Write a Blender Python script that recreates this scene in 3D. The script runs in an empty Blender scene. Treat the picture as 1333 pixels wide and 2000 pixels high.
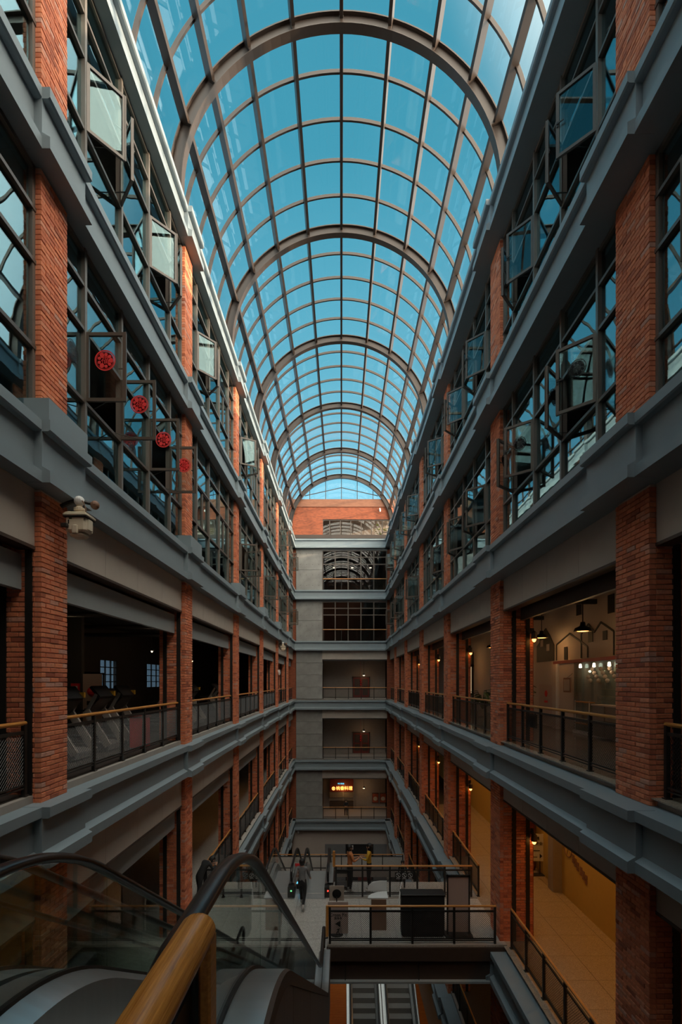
import bpy, math, random
from mathutils import Vector, Matrix
random.seed(7)
SC = bpy.context.scene
COL = SC.collection
PI = math.pi
# ------------------------------------------------------------------ camera, sky, sun, exposure
EYE = 1.74
cam_d = bpy.data.cameras.new('camera')
cam = bpy.data.objects.new('camera', cam_d)
COL.objects.link(cam)
cam.location = (0, 0, EYE)
cam.rotation_euler = (PI / 2, 0, 0)
cam_d.sensor_fit = 'VERTICAL'
cam_d.sensor_height = 36.0
cam_d.sensor_width = 24.0
cam_d.lens = 18.0                      # focal length of 1000 px in a 2000 px tall frame
cam_d.shift_y = 0.165                  # level camera, horizon at y = 1330
cam_d.shift_x = -0.0004
cam_d.clip_start = 0.02
cam_d.clip_end = 500
SC.camera = cam

SUN_EL, SUN_AZ = math.radians(12.0), math.radians(101.0)   # azimuth from +Y towards +X
world = bpy.data.worlds.new('world')
SC.world = world
world.use_nodes = True
wn, wl_ = world.node_tree.nodes, world.node_tree.links
wn.clear()
w_out = wn.new('ShaderNodeOutputWorld')
w_bg = wn.new('ShaderNodeBackground')
w_tc = wn.new('ShaderNodeTexCoord')
w_sep = wn.new('ShaderNodeSeparateXYZ')
w_ramp = wn.new('ShaderNodeValToRGB')
wl_.new(w_tc.outputs['Generated'], w_sep.inputs[0])
wl_.new(w_sep.outputs['Z'], w_ramp.inputs[0])
cr = w_ramp.color_ramp
cr.elements[0].position = 0.0
cr.elements[0].color = (0.40, 0.56, 0.65, 1)
cr.elements[1].position = 1.0
cr.elements[1].color = (0.033, 0.175, 0.245, 1)
for p, c in ((0.33, (0.175, 0.43, 0.55, 1)), (0.52, (0.09, 0.30, 0.395, 1)), (0.72, (0.038, 0.205, 0.283, 1))):
    e = cr.elements.new(p)
    e.color = c
# broad warm glow added to the sky to brighten the interior, centred off the sun
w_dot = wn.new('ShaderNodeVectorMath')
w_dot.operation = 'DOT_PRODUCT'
GLOW_AZ = math.radians(128.0)         # centre of the added glow, in the unseen sky behind the camera
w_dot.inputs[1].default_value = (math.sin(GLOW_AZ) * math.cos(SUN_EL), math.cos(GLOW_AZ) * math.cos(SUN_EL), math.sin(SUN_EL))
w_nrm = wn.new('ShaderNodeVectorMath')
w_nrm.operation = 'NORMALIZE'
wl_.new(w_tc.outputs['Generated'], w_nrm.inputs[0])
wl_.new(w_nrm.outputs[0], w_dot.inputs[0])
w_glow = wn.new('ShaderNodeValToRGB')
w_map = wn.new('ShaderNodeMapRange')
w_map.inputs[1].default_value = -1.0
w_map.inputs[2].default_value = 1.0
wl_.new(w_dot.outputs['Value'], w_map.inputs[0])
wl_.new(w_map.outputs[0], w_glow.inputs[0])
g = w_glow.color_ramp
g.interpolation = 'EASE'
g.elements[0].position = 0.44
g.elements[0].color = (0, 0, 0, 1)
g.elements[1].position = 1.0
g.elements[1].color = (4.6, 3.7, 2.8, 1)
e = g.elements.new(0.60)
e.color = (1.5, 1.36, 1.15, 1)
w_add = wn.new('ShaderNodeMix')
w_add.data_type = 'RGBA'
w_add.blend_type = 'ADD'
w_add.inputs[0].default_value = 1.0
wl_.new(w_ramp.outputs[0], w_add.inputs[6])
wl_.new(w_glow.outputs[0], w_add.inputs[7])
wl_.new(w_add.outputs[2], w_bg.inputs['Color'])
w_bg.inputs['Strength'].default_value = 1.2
wl_.new(w_bg.outputs[0], w_out.inputs['Surface'])

sun_d = bpy.data.lights.new('sun', 'SUN')
sun_d.energy = 5.8
sun_d.color = (1.0, 0.72, 0.47)
sun_d.angle = math.radians(1.2)
sun = bpy.data.objects.new('sun', sun_d)
COL.objects.link(sun)
sun.location = (30, -10, 30)
sd = Vector((math.sin(SUN_AZ) * math.cos(SUN_EL), math.cos(SUN_AZ) * math.cos(SUN_EL), math.sin(SUN_EL)))
sun.rotation_euler = sd.to_track_quat('Z', 'Y').to_euler()

vs = SC.view_settings
vs.view_transform = 'Standard'
vs.look = 'None'
vs.gamma = 1.0
vs.use_curve_mapping = False
vs.exposure = 0.6

# ------------------------------------------------------------------ materials (all procedural)
MATS = {}


def nodes(name):
    m = bpy.data.materials.new(name)
    m.use_nodes = True
    n, l = m.node_tree.nodes, m.node_tree.links
    b = n['Principled BSDF']
    MATS[name] = m
    return m, n, l, b


def mat(name, col, rough=0.6, metal=0.0, var=0.12, scale=6.0, bump=0.0, bscale=40.0, stretch=(1, 1, 1), spec=0.5, coat=0.0):
    m, n, l, b = nodes(name)
    tc = n.new('ShaderNodeTexCoord')
    mp = n.new('ShaderNodeMapping')
    mp.inputs['Scale'].default_value = stretch
    l.new(tc.outputs['Object'], mp.inputs[0])
    ns = n.new('ShaderNodeTexNoise')
    ns.inputs['Scale'].default_value = scale
    ns.inputs['Detail'].default_value = 5
    l.new(mp.outputs[0], ns.inputs['Vector'])
    mx = n.new('ShaderNodeMix')
    mx.data_type = 'RGBA'
    mx.inputs[6].default_value = tuple(c * (1 - var) for c in col) + (1,)
    mx.inputs[7].default_value = tuple(min(1, c * (1 + var)) for c in col) + (1,)
    l.new(ns.outputs[0], mx.inputs[0])
    l.new(mx.outputs[2], b.inputs['Base Color'])
    b.inputs['Roughness'].default_value = rough
    b.inputs['Metallic'].default_value = metal
    b.inputs['Specular IOR Level'].default_value = spec
    b.inputs['Coat Weight'].default_value = coat
    if bump:
        n2 = n.new('ShaderNodeTexNoise')
        n2.inputs['Scale'].default_value = bscale
        l.new(mp.outputs[0], n2.inputs['Vector'])
        bp = n.new('ShaderNodeBump')
        bp.inputs['Strength'].default_value = bump
        bp.inputs['Distance'].default_value = 0.01
        l.new(n2.outputs[0], bp.inputs['Height'])
        l.new(bp.outputs[0], b.inputs['Normal'])
    return m


def emit(name, col, strength):
    m, n, l, b = nodes(name)
    b.inputs['Base Color'].default_value = tuple(min(1, c) for c in col) + (1,)
    b.inputs['Emission Color'].default_value = tuple(col) + (1,)
    b.inputs['Emission Strength'].default_value = strength
    return m


def glass(name, tint, gloss_rough=0.0, ior=1.45, wave=0.0, refl=(1.0, 1.0, 1.0)):
    m = bpy.data.materials.new(name)
    m.use_nodes = True
    n, l = m.node_tree.nodes, m.node_tree.links
    n.clear()
    out = n.new('ShaderNodeOutputMaterial')
    tr = n.new('ShaderNodeBsdfTransparent')
    tr.inputs[0].default_value = tuple(tint) + (1,)
    gl = n.new('ShaderNodeBsdfGlossy')
    gl.inputs['Roughness'].default_value = gloss_rough
    gl.inputs['Color'].default_value = tuple(refl) + (1,)
    fr = n.new('ShaderNodeFresnel')
    # the same reflectance on both faces of a pane (no total reflection where the ray leaves it)
    ge = n.new('ShaderNodeNewGeometry')
    iv = n.new('ShaderNodeMix')
    iv.inputs[2].default_value = ior
    iv.inputs[3].default_value = 1.0 / ior
    l.new(ge.outputs['Backfacing'], iv.inputs[0])
    l.new(iv.outputs[0], fr.inputs['IOR'])
    if wave:
        tc = n.new('ShaderNodeTexCoord')
        ns = n.new('ShaderNodeTexNoise')
        ns.inputs['Scale'].default_value = 1.6
        ns.inputs['Detail'].default_value = 1
        l.new(tc.outputs['Object'], ns.inputs['Vector'])
        bp = n.new('ShaderNodeBump')
        bp.inputs['Strength'].default_value = wave
        bp.inputs['Distance'].default_value = 0.02
        l.new(ns.outputs[0], bp.inputs['Height'])
        l.new(bp.outputs[0], gl.inputs['Normal'])
    mx = n.new('ShaderNodeMixShader')
    l.new(fr.outputs[0], mx.inputs[0])
    l.new(tr.outputs[0], mx.inputs[1])
    l.new(gl.outputs[0], mx.inputs[2])
    l.new(mx.outputs[0], out.inputs['Surface'])
    MATS[name] = m
    return m


def brick_mat():
    """one clay colour per brick: random per object plus random per mesh island"""
    m, n, l, b = nodes('brick')
    oi = n.new('ShaderNodeObjectInfo')
    ge = n.new('ShaderNodeNewGeometry')
    ad = n.new('ShaderNodeMath')
    ad.operation = 'ADD'
    l.new(oi.outputs['Random'], ad.inputs[0])
    l.new(ge.outputs['Random Per Island'], ad.inputs[1])
    fr = n.new('ShaderNodeMath')
    fr.operation = 'FRACT'
    l.new(ad.outputs[0], fr.inputs[0])
    rp = n.new('ShaderNodeValToRGB')
    r = rp.color_ramp
    r.interpolation = 'LINEAR'
    r.elements[0].position = 0
    r.elements[0].color = (0.42, 0.12, 0.065, 1)
    r.elements[1].position = 1
    r.elements[1].color = (0.90, 0.34, 0.18, 1)
    for p, c in ((0.12, (0.66, 0.20, 0.105, 1)), (0.5, (0.80, 0.265, 0.135, 1)), (0.85, (0.86, 0.30, 0.15, 1)), (0.93, (0.66, 0.36, 0.28, 1))):
        e = r.elements.new(p)
        e.color = c
    l.new(fr.outputs[0], rp.inputs[0])
    tc = n.new('ShaderNodeTexCoord')
    ns = n.new('ShaderNodeTexNoise')
    ns.inputs['Scale'].default_value = 22
    ns.inputs['Detail'].default_value = 5
    l.new(tc.outputs['Object'], ns.inputs['Vector'])
    mx = n.new('ShaderNodeMix')
    mx.data_type = 'RGBA'
    mx.blend_type = 'MULTIPLY'
    mx.inputs[0].default_value = 0.55
    l.new(rp.outputs[0], mx.inputs[6])
    r2 = n.new('ShaderNodeValToRGB')
    r2.color_ramp.elements[0].position = 0.3
    r2.color_ramp.elements[0].color = (0.68, 0.62, 0.62, 1)
    r2.color_ramp.elements[1].position = 0.7
    r2.color_ramp.elements[1].color = (1.1, 1.05, 1.0, 1)
    l.new(ns.outputs[0], r2.inputs[0])
    l.new(r2.outputs[0], mx.inputs[7])
    l.new(mx.outputs[2], b.inputs['Base Color'])
    b.inputs['Roughness'].default_value = 0.85
    bp = n.new('ShaderNodeBump')
    bp.inputs['Strength'].default_value = 0.5
    bp.inputs['Distance'].default_value = 0.008
    l.new(ns.outputs[0], bp.inputs['Height'])
    l.new(bp.outputs[0], b.inputs['Normal'])
    return m


def brickwall_mat(name='brick_wall', c1=(0.40, 0.10, 0.042), c2=(0.22, 0.06, 0.03), mort=(0.20, 0.095, 0.06)):
    """far brickwork, too small to pick apart: brick texture with relief"""
    m, n, l, b = nodes(name)
    tc = n.new('ShaderNodeTexCoord')
    sp = n.new('ShaderNodeSeparateXYZ')
    cb = n.new('ShaderNodeCombineXYZ')
    ad = n.new('ShaderNodeMath')
    ad.operation = 'ADD'
    l.new(tc.outputs['Object'], sp.inputs[0])
    l.new(sp.outputs['X'], ad.inputs[0])
    l.new(sp.outputs['Y'], ad.inputs[1])
    l.new(ad.outputs[0], cb.inputs['X'])
    l.new(sp.outputs['Z'], cb.inputs['Y'])
    bt = n.new('ShaderNodeTexBrick')
    bt.inputs['Scale'].default_value = 1.0
    bt.inputs['Brick Width'].default_value = 0.245
    bt.inputs['Row Height'].default_value = 0.077
    bt.inputs['Mortar Size'].default_value = 0.007
    bt.inputs['Bias'].default_value = -0.2
    bt.inputs['Color1'].default_value = c1 + (1,)
    bt.inputs['Color2'].default_value = c2 + (1,)
    bt.inputs['Mortar'].default_value = mort + (1,)
    l.new(cb.outputs[0], bt.inputs['Vector'])
    l.new(bt.outputs['Color'], b.inputs['Base Color'])
    b.inputs['Roughness'].default_value = 0.85
    bp = n.new('ShaderNodeBump')
    bp.inputs['Strength'].default_value = 0.6
    bp.inputs['Distance'].default_value = 0.01
    bp.invert = True
    l.new(bt.outputs['Fac'], bp.inputs['Height'])
    l.new(bp.outputs[0], b.inputs['Normal'])
    return m


def wood_mat(name, c1, c2, stretch, rough=0.32, scale=3.0):
    m, n, l, b = nodes(name)
    tc = n.new('ShaderNodeTexCoord')
    mp = n.new('ShaderNodeMapping')
    mp.inputs['Scale'].default_value = stretch
    l.new(tc.outputs['Object'], mp.inputs[0])
    ns = n.new('ShaderNodeTexNoise')
    ns.inputs['Scale'].default_value = scale
    ns.inputs['Detail'].default_value = 8
    ns.inputs['Roughness'].default_value = 0.65
    l.new(mp.outputs[0], ns.inputs['Vector'])
    rp = n.new('ShaderNodeValToRGB')
    rp.color_ramp.elements[0].position = 0.32
    rp.color_ramp.elements[0].color = c1 + (1,)
    rp.color_ramp.elements[1].position = 0.68
    rp.color_ramp.elements[1].color = c2 + (1,)
    l.new(ns.outputs[0], rp.inputs[0])
    l.new(rp.outputs[0], b.inputs['Base Color'])
    b.inputs['Roughness'].default_value = rough
    return m


def terrazzo_mat(name, base, chip, rough):
    m, n, l, b = nodes(name)
    tc = n.new('ShaderNodeTexCoord')
    vo = n.new('ShaderNodeTexVoronoi')
    vo.inputs['Scale'].default_value = 95
    l.new(tc.outputs['Object'], vo.inputs['Vector'])
    rp = n.new('ShaderNodeValToRGB')
    rp.color_ramp.elements[0].position = 0.25
    rp.color_ramp.elements[0].color = chip + (1,)
    rp.color_ramp.elements[1].position = 0.55
    rp.color_ramp.elements[1].color = base + (1,)
    hs = n.new('ShaderNodeSeparateColor')
    l.new(vo.outputs['Color'], hs.inputs[0])
    l.new(hs.outputs[0], rp.inputs[0])
    l.new(rp.outputs[0], b.inputs['Base Color'])
    b.inputs['Roughness'].default_value = rough
    return m


def concrete_mat():
    m, n, l, b = nodes('concrete')
    tc = n.new('ShaderNodeTexCoord')
    n1 = n.new('ShaderNodeTexNoise')
    n1.inputs['Scale'].default_value = 1.3
    n1.inputs['Detail'].default_value = 7
    l.new(tc.outputs['Object'], n1.inputs['Vector'])
    rp = n.new('ShaderNodeValToRGB')
    rp.color_ramp.elements[0].position = 0.3
    rp.color_ramp.elements[0].color = (0.22, 0.215, 0.21, 1)
    rp.color_ramp.elements[1].position = 0.7
    rp.color_ramp.elements[1].color = (0.33, 0.325, 0.315, 1)
    l.new(n1.outputs[0], rp.inputs[0])
    l.new(rp.outputs[0], b.inputs['Base Color'])
    b.inputs['Roughness'].default_value = 0.75
    return m


brick_mat()
brickwall_mat()
concrete_mat()
brickwall_mat('brick_pale', (0.34, 0.145, 0.085), (0.27, 0.11, 0.065), (0.26, 0.14, 0.10))
mat('mortar', (0.62, 0.46, 0.38), 0.95, var=0.2, scale=30, bump=0.4)
mat('band', (0.245, 0.30, 0.335), 0.5, var=0.06, scale=3)
mat('fascia', (0.50, 0.44, 0.39), 0.6, var=0.1, scale=2.5)
mat('beam_grey', (0.32, 0.35, 0.36), 0.6, var=0.06)
mat('roof_steel', (0.055, 0.038, 0.030), 0.45, var=0.08, metal=0.0)
mat('frame_bronze', (0.105, 0.082, 0.068), 0.4, var=0.1)
mat('frame_grey', (0.16, 0.138, 0.122), 0.4, var=0.1)
mat('black_metal', (0.022, 0.020, 0.019), 0.45, var=0.2)
mat('rubber', (0.018, 0.016, 0.016), 0.28, var=0.2)
mat('dark_brown', (0.075, 0.05, 0.04), 0.5, var=0.15)
mat('steel', (0.46, 0.47, 0.47), 0.34, metal=0.75, var=0.1, scale=2, stretch=(1, 8, 1))
mat('cladding', (0.16, 0.125, 0.105), 0.42, metal=0.2, var=0.25, scale=2.5, stretch=(6, 6, 0.3))
mat('step_metal', (0.30, 0.285, 0.27), 0.5, metal=0.2, stretch=(40, 1, 1))
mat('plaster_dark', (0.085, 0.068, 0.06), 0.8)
mat('plaster_grey', (0.36, 0.32, 0.29), 0.8)
mat('plaster_pale', (0.55, 0.47, 0.42), 0.8, var=0.05)
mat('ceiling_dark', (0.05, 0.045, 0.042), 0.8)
mat('yellow_wall', (0.62, 0.44, 0.12), 0.65, var=0.06)
mat('dark_red', (0.20, 0.03, 0.025), 0.5)
mat('red', (0.80, 0.035, 0.04), 0.5, var=0.1)
mat('white_plastic', (0.72, 0.62, 0.48), 0.45, var=0.05)
mat('white', (0.75, 0.75, 0.75), 0.5, var=0.04)
mat('pinkish_board', (0.50, 0.38, 0.34), 0.6, var=0.05)
mat('brown_board', (0.26, 0.14, 0.09), 0.6, var=0.1)
mat('skin', (0.52, 0.28, 0.18), 0.6, var=0.05)
mat('hair', (0.012, 0.01, 0.009), 0.5)
mat('cloth_black', (0.018, 0.018, 0.02), 0.85)
mat('cloth_grey', (0.22, 0.22, 0.23), 0.85)
mat('cloth_orange', (0.62, 0.22, 0.08), 0.85)
mat('cloth_yellow', (0.65, 0.36, 0.03), 0.85)
mat('shoe', (0.5, 0.48, 0.46), 0.7)
mat('leaf', (0.035, 0.075, 0.025), 0.5, var=0.5)
mat('leaf_bright', (0.32, 0.42, 0.06), 0.5, var=0.4)
mat('pot', (0.45, 0.38, 0.32), 0.6)
mat('grey_box', (0.22, 0.20, 0.19), 0.6)
mat('poster', (0.45, 0.10, 0.05), 0.5, var=0.6, scale=9)
mat('ink', (0.01, 0.01, 0.01), 0.6)
mat('ground', (0.15, 0.14, 0.13), 0.9)
wood_mat('wood_rail', (0.50, 0.19, 0.04), (0.78, 0.37, 0.10), (18, 0.5, 18), 0.3, 4)
wood_mat('wood_fore', (0.30, 0.10, 0.014), (0.72, 0.30, 0.065), (70, 2.2, 70), 0.26, 2.0)
wood_mat('wood_floor', (0.24, 0.075, 0.012), (0.42, 0.15, 0.03), (0.6, 9, 9), 0.35)
terrazzo_mat('terrazzo', (0.46, 0.38, 0.30), (0.30, 0.24, 0.19), 0.13)
terrazzo_mat('terrazzo_grey', (0.60, 0.57, 0.53), (0.28, 0.25, 0.23), 0.35)
glass('roof_glass', (0.93, 0.96, 0.97), ior=1.22)
glass('window_glass', (0.72, 0.80, 0.82), ior=2.3, wave=0.05, refl=(0.66, 0.92, 0.98))
glass('end_glass', (0.80, 0.80, 0.78), ior=1.45)
glass('gym_glass', (0.30, 0.33, 0.36), ior=1.45)
glass('sash_glass', (0.84, 0.90, 0.90), ior=1.5, refl=(0.66, 0.92, 0.98))
glass('balustrade_glass', (0.86, 0.92, 0.90), ior=1.35)
glass('decal_red', (0.85, 0.10, 0.10), gloss_rough=0.4, ior=1.3)
glass('decal_dark', (0.62, 0.55, 0.55), gloss_rough=0.4, ior=1.2)
emit('lamp_warm', (1.0, 0.40, 0.09), 3.5)
emit('lamp_white', (1.0, 0.84, 0.62), 1.5)
emit('neon_warm', (1.0, 0.46, 0.10), 1.9)
emit('neon_blue', (0.10, 0.45, 0.65), 1.2)
emit('led_red', (1.0, 0.05, 0.03), 1.5)
emit('led_green', (0.2, 0.9, 0.35), 0.7)
emit('shop_light', (1.0, 0.74, 0.42), 0.35)

# ------------------------------------------------------------------ mesh helpers
WORLD_LOC = {}
CACHE = {}


class MB:
    """collects geometry in world coordinates; build() links it as one mesh object"""

    def __init__(s):
        s.v, s.f = [], []

    def add(s, vs_, fs):
        o = len(s.v)
        s.v += [tuple(p) for p in vs_]
        s.f += [tuple(i + o for i in f) for f in fs]
        return s

    def box(s, x0, x1, y0, y1, z0, z1):
        if x0 > x1: x0, x1 = x1, x0
        if y0 > y1: y0, y1 = y1, y0
        if z0 > z1: z0, z1 = z1, z0
        return s.add([(x0, y0, z0), (x1, y0, z0), (x1, y1, z0), (x0, y1, z0), (x0, y0, z1), (x1, y0, z1), (x1, y1, z1), (x0, y1, z1)],
                     [(0, 3, 2, 1), (4, 5, 6, 7), (0, 1, 5, 4), (1, 2, 6, 5), (2, 3, 7, 6), (3, 0, 4, 7)])

    def cbox(s, x0, x1, y0, y1, z0, z1, c=0.01):
        """box with chamfered vertical and horizontal edges (octagonal in plan)"""
        if x0 > x1: x0, x1 = x1, x0
        if y0 > y1: y0, y1 = y1, y0
        def ring(i, z):
            return [(x0 + i + c, y0 + i, z), (x1 - i - c, y0 + i, z), (x1 - i, y0 + i + c, z), (x1 - i, y1 - i - c, z),
                    (x1 - i - c, y1 - i, z), (x0 + i + c, y1 - i, z), (x0 + i, y1 - i - c, z), (x0 + i, y0 + i + c, z)]
        return s.loft([ring(c, z0), ring(0, z0 + c), ring(0, z1 - c), ring(c, z1)])

    def loft(s, rings, caps=True, closed=True):
        n = len(rings[0])
        o = len(s.v)
        for r in rings:
            s.v += [tuple(p) for p in r]
        for i in range(len(rings) - 1):
            a, b = o + i * n, o + (i + 1) * n
            for j in range(n if closed else n - 1):
                k = (j + 1) % n
                s.f.append((a + j, a + k, b + k, b + j))
        if caps:
            s.f.append(tuple(o + j for j in reversed(range(n))))
            s.f.append(tuple(o + (len(rings) - 1) * n + j for j in range(n)))
        return s

    def prism(s, prof, fn0, fn1):
        """profile points mapped by two functions to the two end rings"""
        return s.loft([[fn0(p) for p in prof], [fn1(p) for p in prof]])

    def along_y(s, prof, y0, y1):
        return s.loft([[(x, y0, z) for x, z in prof], [(x, y1, z) for x, z in prof]])

    def along_x(s, prof, x0, x1):
        return s.loft([[(x0, y, z) for y, z in prof], [(x1, y, z) for y, z in prof]])

    def tube(s, pts, r, n=8, r1=None):
        pts = [Vector(p) for p in pts]
        rings = []
        up = None
        for i, p in enumerate(pts):
            d = (pts[min(i + 1, len(pts) - 1)] - pts[max(i - 1, 0)]).normalized()
            if up is None:
                up = Vector((0, 0, 1)) if abs(d.z) < 0.9 else Vector((0, 1, 0))
            a = d.cross(up).normalized()
            b = a.cross(d).normalized()
            up = b
            rr = r if r1 is None else r + (r1 - r) * i / (len(pts) - 1)
            rings.append([p + a * math.cos(2 * PI * k / n) * rr + b * math.sin(2 * PI * k / n) * rr for k in range(n)])
        return s.loft(rings)

    def lathe(s, prof, c, n=16, caps=True):
        rings = [[(c[0] + r * math.cos(2 * PI * k / n), c[1] + r * math.sin(2 * PI * k / n), c[2] + z) for k in range(n)] for r, z in prof]
        return s.loft(rings, caps=caps)

    def sphere(s, c, r, n=10, m=6, sz=1.0):
        prof = [(max(1e-4, r * math.sin(PI * i / m)), -r * sz * math.cos(PI * i / m)) for i in range(m + 1)]
        return s.lathe(prof, c, n)

    def bar(s, p0, p1, w, h):
        """rectangular bar between two points; w across, h up"""
        p0, p1 = Vector(p0), Vector(p1)
        d = (p1 - p0).normalized()
        up = Vector((0, 0, 1)) if abs(d.z) < 0.95 else Vector((0, 1, 0))
        a = d.cross(up).normalized() * w / 2
        b = a.cross(d).normalized() * h / 2
        q = [-a - b, a - b, a + b, -a + b]
        return s.loft([[p0 + k for k in q], [p1 + k for k in q]])

    def xf(s, mtx, since=0):
        for i in range(since, len(s.v)):
            s.v[i] = tuple(mtx @ Vector(s.v[i]))
        return s

    def build(s, name, m, parent=None, smooth=False, kind=None, label=None, cat=None, group=None, key=None):
        xs, ys, zs = zip(*s.v)
        c = Vector(((min(xs) + max(xs)) / 2, (min(ys) + max(ys)) / 2, min(zs)))
        me = CACHE.get(key) if key else None
        if me is None:
            me = bpy.data.meshes.new(name)
            me.from_pydata([(x - c.x, y - c.y, z - c.z) for x, y, z in s.v], [], s.f)
            ms = m if isinstance(m, (list, tuple)) else [m]
            for q in ms:
                me.materials.append(MATS[q])
            if smooth:
                me.polygons.foreach_set('use_smooth', [True] * len(me.polygons))
            me.update()
            if key:
                CACHE[key] = me
        return place(name, me, c, parent, kind, label, cat, group)


def place(name, data, c, parent=None, kind=None, label=None, cat=None, group=None):
    o = bpy.data.objects.new(name, data)
    COL.objects.link(o)
    c = Vector(c)
    WORLD_LOC[o.name] = c
    if parent is not None:
        o.parent = parent
        o.location = c - WORLD_LOC[parent.name]
    else:
        o.location = c
    tag(o, label, cat, group, kind)
    return o


def tag(o, label=None, cat=None, group=None, kind=None):
    if label: o['label'] = label
    if cat: o['category'] = cat
    if group: o['group'] = group
    if kind: o['kind'] = kind
    return o


def thing(name, loc, label=None, cat=None, group=None, kind=None):
    o = place(name, None, loc, None, kind, label, cat, group)
    o.empty_display_size = 0.1
    return o


def text_mesh(txt, size, depth=0.003):
    k = ('text', txt, size)
    if k in CACHE:
        return CACHE[k]
    cu = bpy.data.curves.new('text', 'FONT')
    cu.body = txt
    cu.size = size
    cu.extrude = depth
    cu.align_x = 'CENTER'
    cu.align_y = 'CENTER'
    cu.resolution_u = 3
    o = bpy.data.objects.new('text_tmp', cu)
    COL.objects.link(o)
    dg = bpy.context.evaluated_depsgraph_get()
    me = bpy.data.meshes.new_from_object(o.evaluated_get(dg))
    bpy.data.objects.remove(o)
    bpy.data.curves.remove(cu)
    CACHE[k] = me
    return me


def put_text(txt, size, loc, rot, m, parent, name='lettering', depth=0.003):
    me = text_mesh(txt, size, depth).copy()
    me.materials.clear()
    me.materials.append(MATS[m])
    o = place(name, me, loc, parent)
    o.rotation_euler = rot
    return o


def point_light(parent, loc, energy, col, r=0.06, name='bulb_light', spot=None):
    ld = bpy.data.lights.new(name, 'SPOT' if spot else 'POINT')
    ld.energy = energy
    ld.color = col
    ld.shadow_soft_size = r
    if spot:
        ld.spot_size = spot
        ld.spot_blend = 0.6
    return place(name, ld, loc, parent)


NTH = ['zeroth', 'first', 'second', 'third', 'fourth', 'fifth', 'sixth', 'seventh', 'eighth']

# ------------------------------------------------------------------ the building's measures
BANDS = [(15.45, 14.58), (10.52, 9.62), (5.60, 4.68), (-0.13, -1.03), (-5.93, -6.85), (-11.72, -12.65)]
FLOORS = [15.45, 10.52, 5.60, 0.0, -5.80, -11.60]
BASE = -17.6
STOREY = ['upper window storey', 'lower window storey', 'gym storey', 'storey below the gym', 'basement storey']
STOREY_Z = [(10.52, 14.58), (5.60, 9.62), (-0.13, 4.68), (-5.93, -1.03), (-11.72, -6.85)]
BAY = 7.2
FAR0 = 8.58                 # far edge of the nearest piers in view
Y0, YE = -6.2, 49.3         # rear wall, face of the end wall bands
XC = 4.6                    # pier faces
SIDES = {
    'left': dict(sg=-1, w=0.74, ledge=4.43, block=4.31, back=5.35, rails=((4.73, 4.84), (5.13, 5.24))),
    'right': dict(sg=1, w=0.94, ledge=4.22, block=4.12, back=5.55, rails=((4.95, 5.06), (5.35, 5.46))),
}
XWIN = 4.74                 # window plane
N_TRIM = [0]


def trim_name():
    N_TRIM[0] += 1
    return 'trim_%d' % N_TRIM[0]


LEVEL_WORD = ['roof cornice', 'band under the upper windows', 'band under the lower windows', 'band at the gym floor',
              'band one floor below the gym', 'band two floors below the gym']


def band_profile(sg, out, zt, zb, back):
    fr = out + 0.12
    p = [(back, zt), (out, zt), (out, zt - 0.15), (out + 0.03, zt - 0.17), (fr, zt - 0.17), (fr, zb + 0.24), (out, zb + 0.17), (out, zb), (back, zb)]
    p = [(sg * x, z) for x, z in p]
    return p if sg > 0 else p[::-1]


# ---- bands along both sides and across the end wall
for side, S in SIDES.items():
    sg = S['sg']
    for li, (zt, zb) in enumerate(BANDS):
        t = thing(trim_name(), (sg * 4.5, 20, zb), 'grey painted %s along the %s side' % (LEVEL_WORD[li], side), 'cornice', kind='structure')
        MB().along_y(band_profile(sg, S['ledge'], zt, zb, 4.9), Y0, YE + 0.5).build('moulding', 'band', t)
        for k in range(-1, 6):
            f = FAR0 + BAY * k
            a, b = f - S['w'] - 0.27, f + 0.27
            MB().along_y(band_profile(sg, S['block'], zt + 0.004, zb - 0.004, S['ledge'] + 0.3), a, b).build('pier_block', 'band', t)
            if side == 'left' and li == 2:
                MB().box(sg * (S['block'] + 0.05), sg * 4.85, a + 0.06, b - 0.06, zt, zt + 0.36).build('plinth', 'band', t)
for li, (zt, zb) in enumerate(BANDS):
    pr = band_profile(1, 0, zt, zb, 0.55)
    MB().along_x([(YE + y, z) for y, z in pr][::-1], -4.9, 4.9).build(trim_name(), 'band', kind='structure',
         label='grey painted %s across the end wall' % LEVEL_WORD[li], cat='cornice')

# ---- brick piers
BR_L, BR_H, CO, MJ = 0.235, 0.066, 0.077, 0.011


def brick_verts(L, var, dep=0.10):
    """brick with its outer face at x = 0 pointing to -x, length along y, chamfered outer face"""
    rnd = random.Random(var * 31 + 5)
    j = lambda: rnd.uniform(-0.003, 0.003)
    o = rnd.uniform(-0.009, 0.005)
    c = 0.006
    h = BR_H
    return ([(dep, 0, 0), (dep, L, 0), (dep, L, h), (dep, 0, h),
             (o + c, 0, 0), (o + c, L, 0), (o + c, L, h), (o + c, 0, h),
             (o + j(), c + j(), c + j()), (o + j(), L - c + j(), c + j()), (o + j(), L - c + j(), h - c + j()), (o + j(), c + j(), h - c + j())],
            [(0, 1, 2, 3), (0, 4, 5, 1), (1, 5, 6, 2), (2, 6, 7, 3), (3, 7, 4, 0), (4, 8, 9, 5), (5, 9, 10, 6), (6, 10, 11, 7), (7, 11, 8, 4), (11, 10, 9, 8)])


def course(W, odd, rnd):
    out = []
    p = 0.0
    first = BR_L / 2 - 0.005 if odd else BR_L
    while p < W - 0.02:
        L = first if p == 0 else BR_L
        if p + L > W - 0.05:
            L = W - p
        out.append((p, L))
        p += L + MJ
    return out


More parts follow.
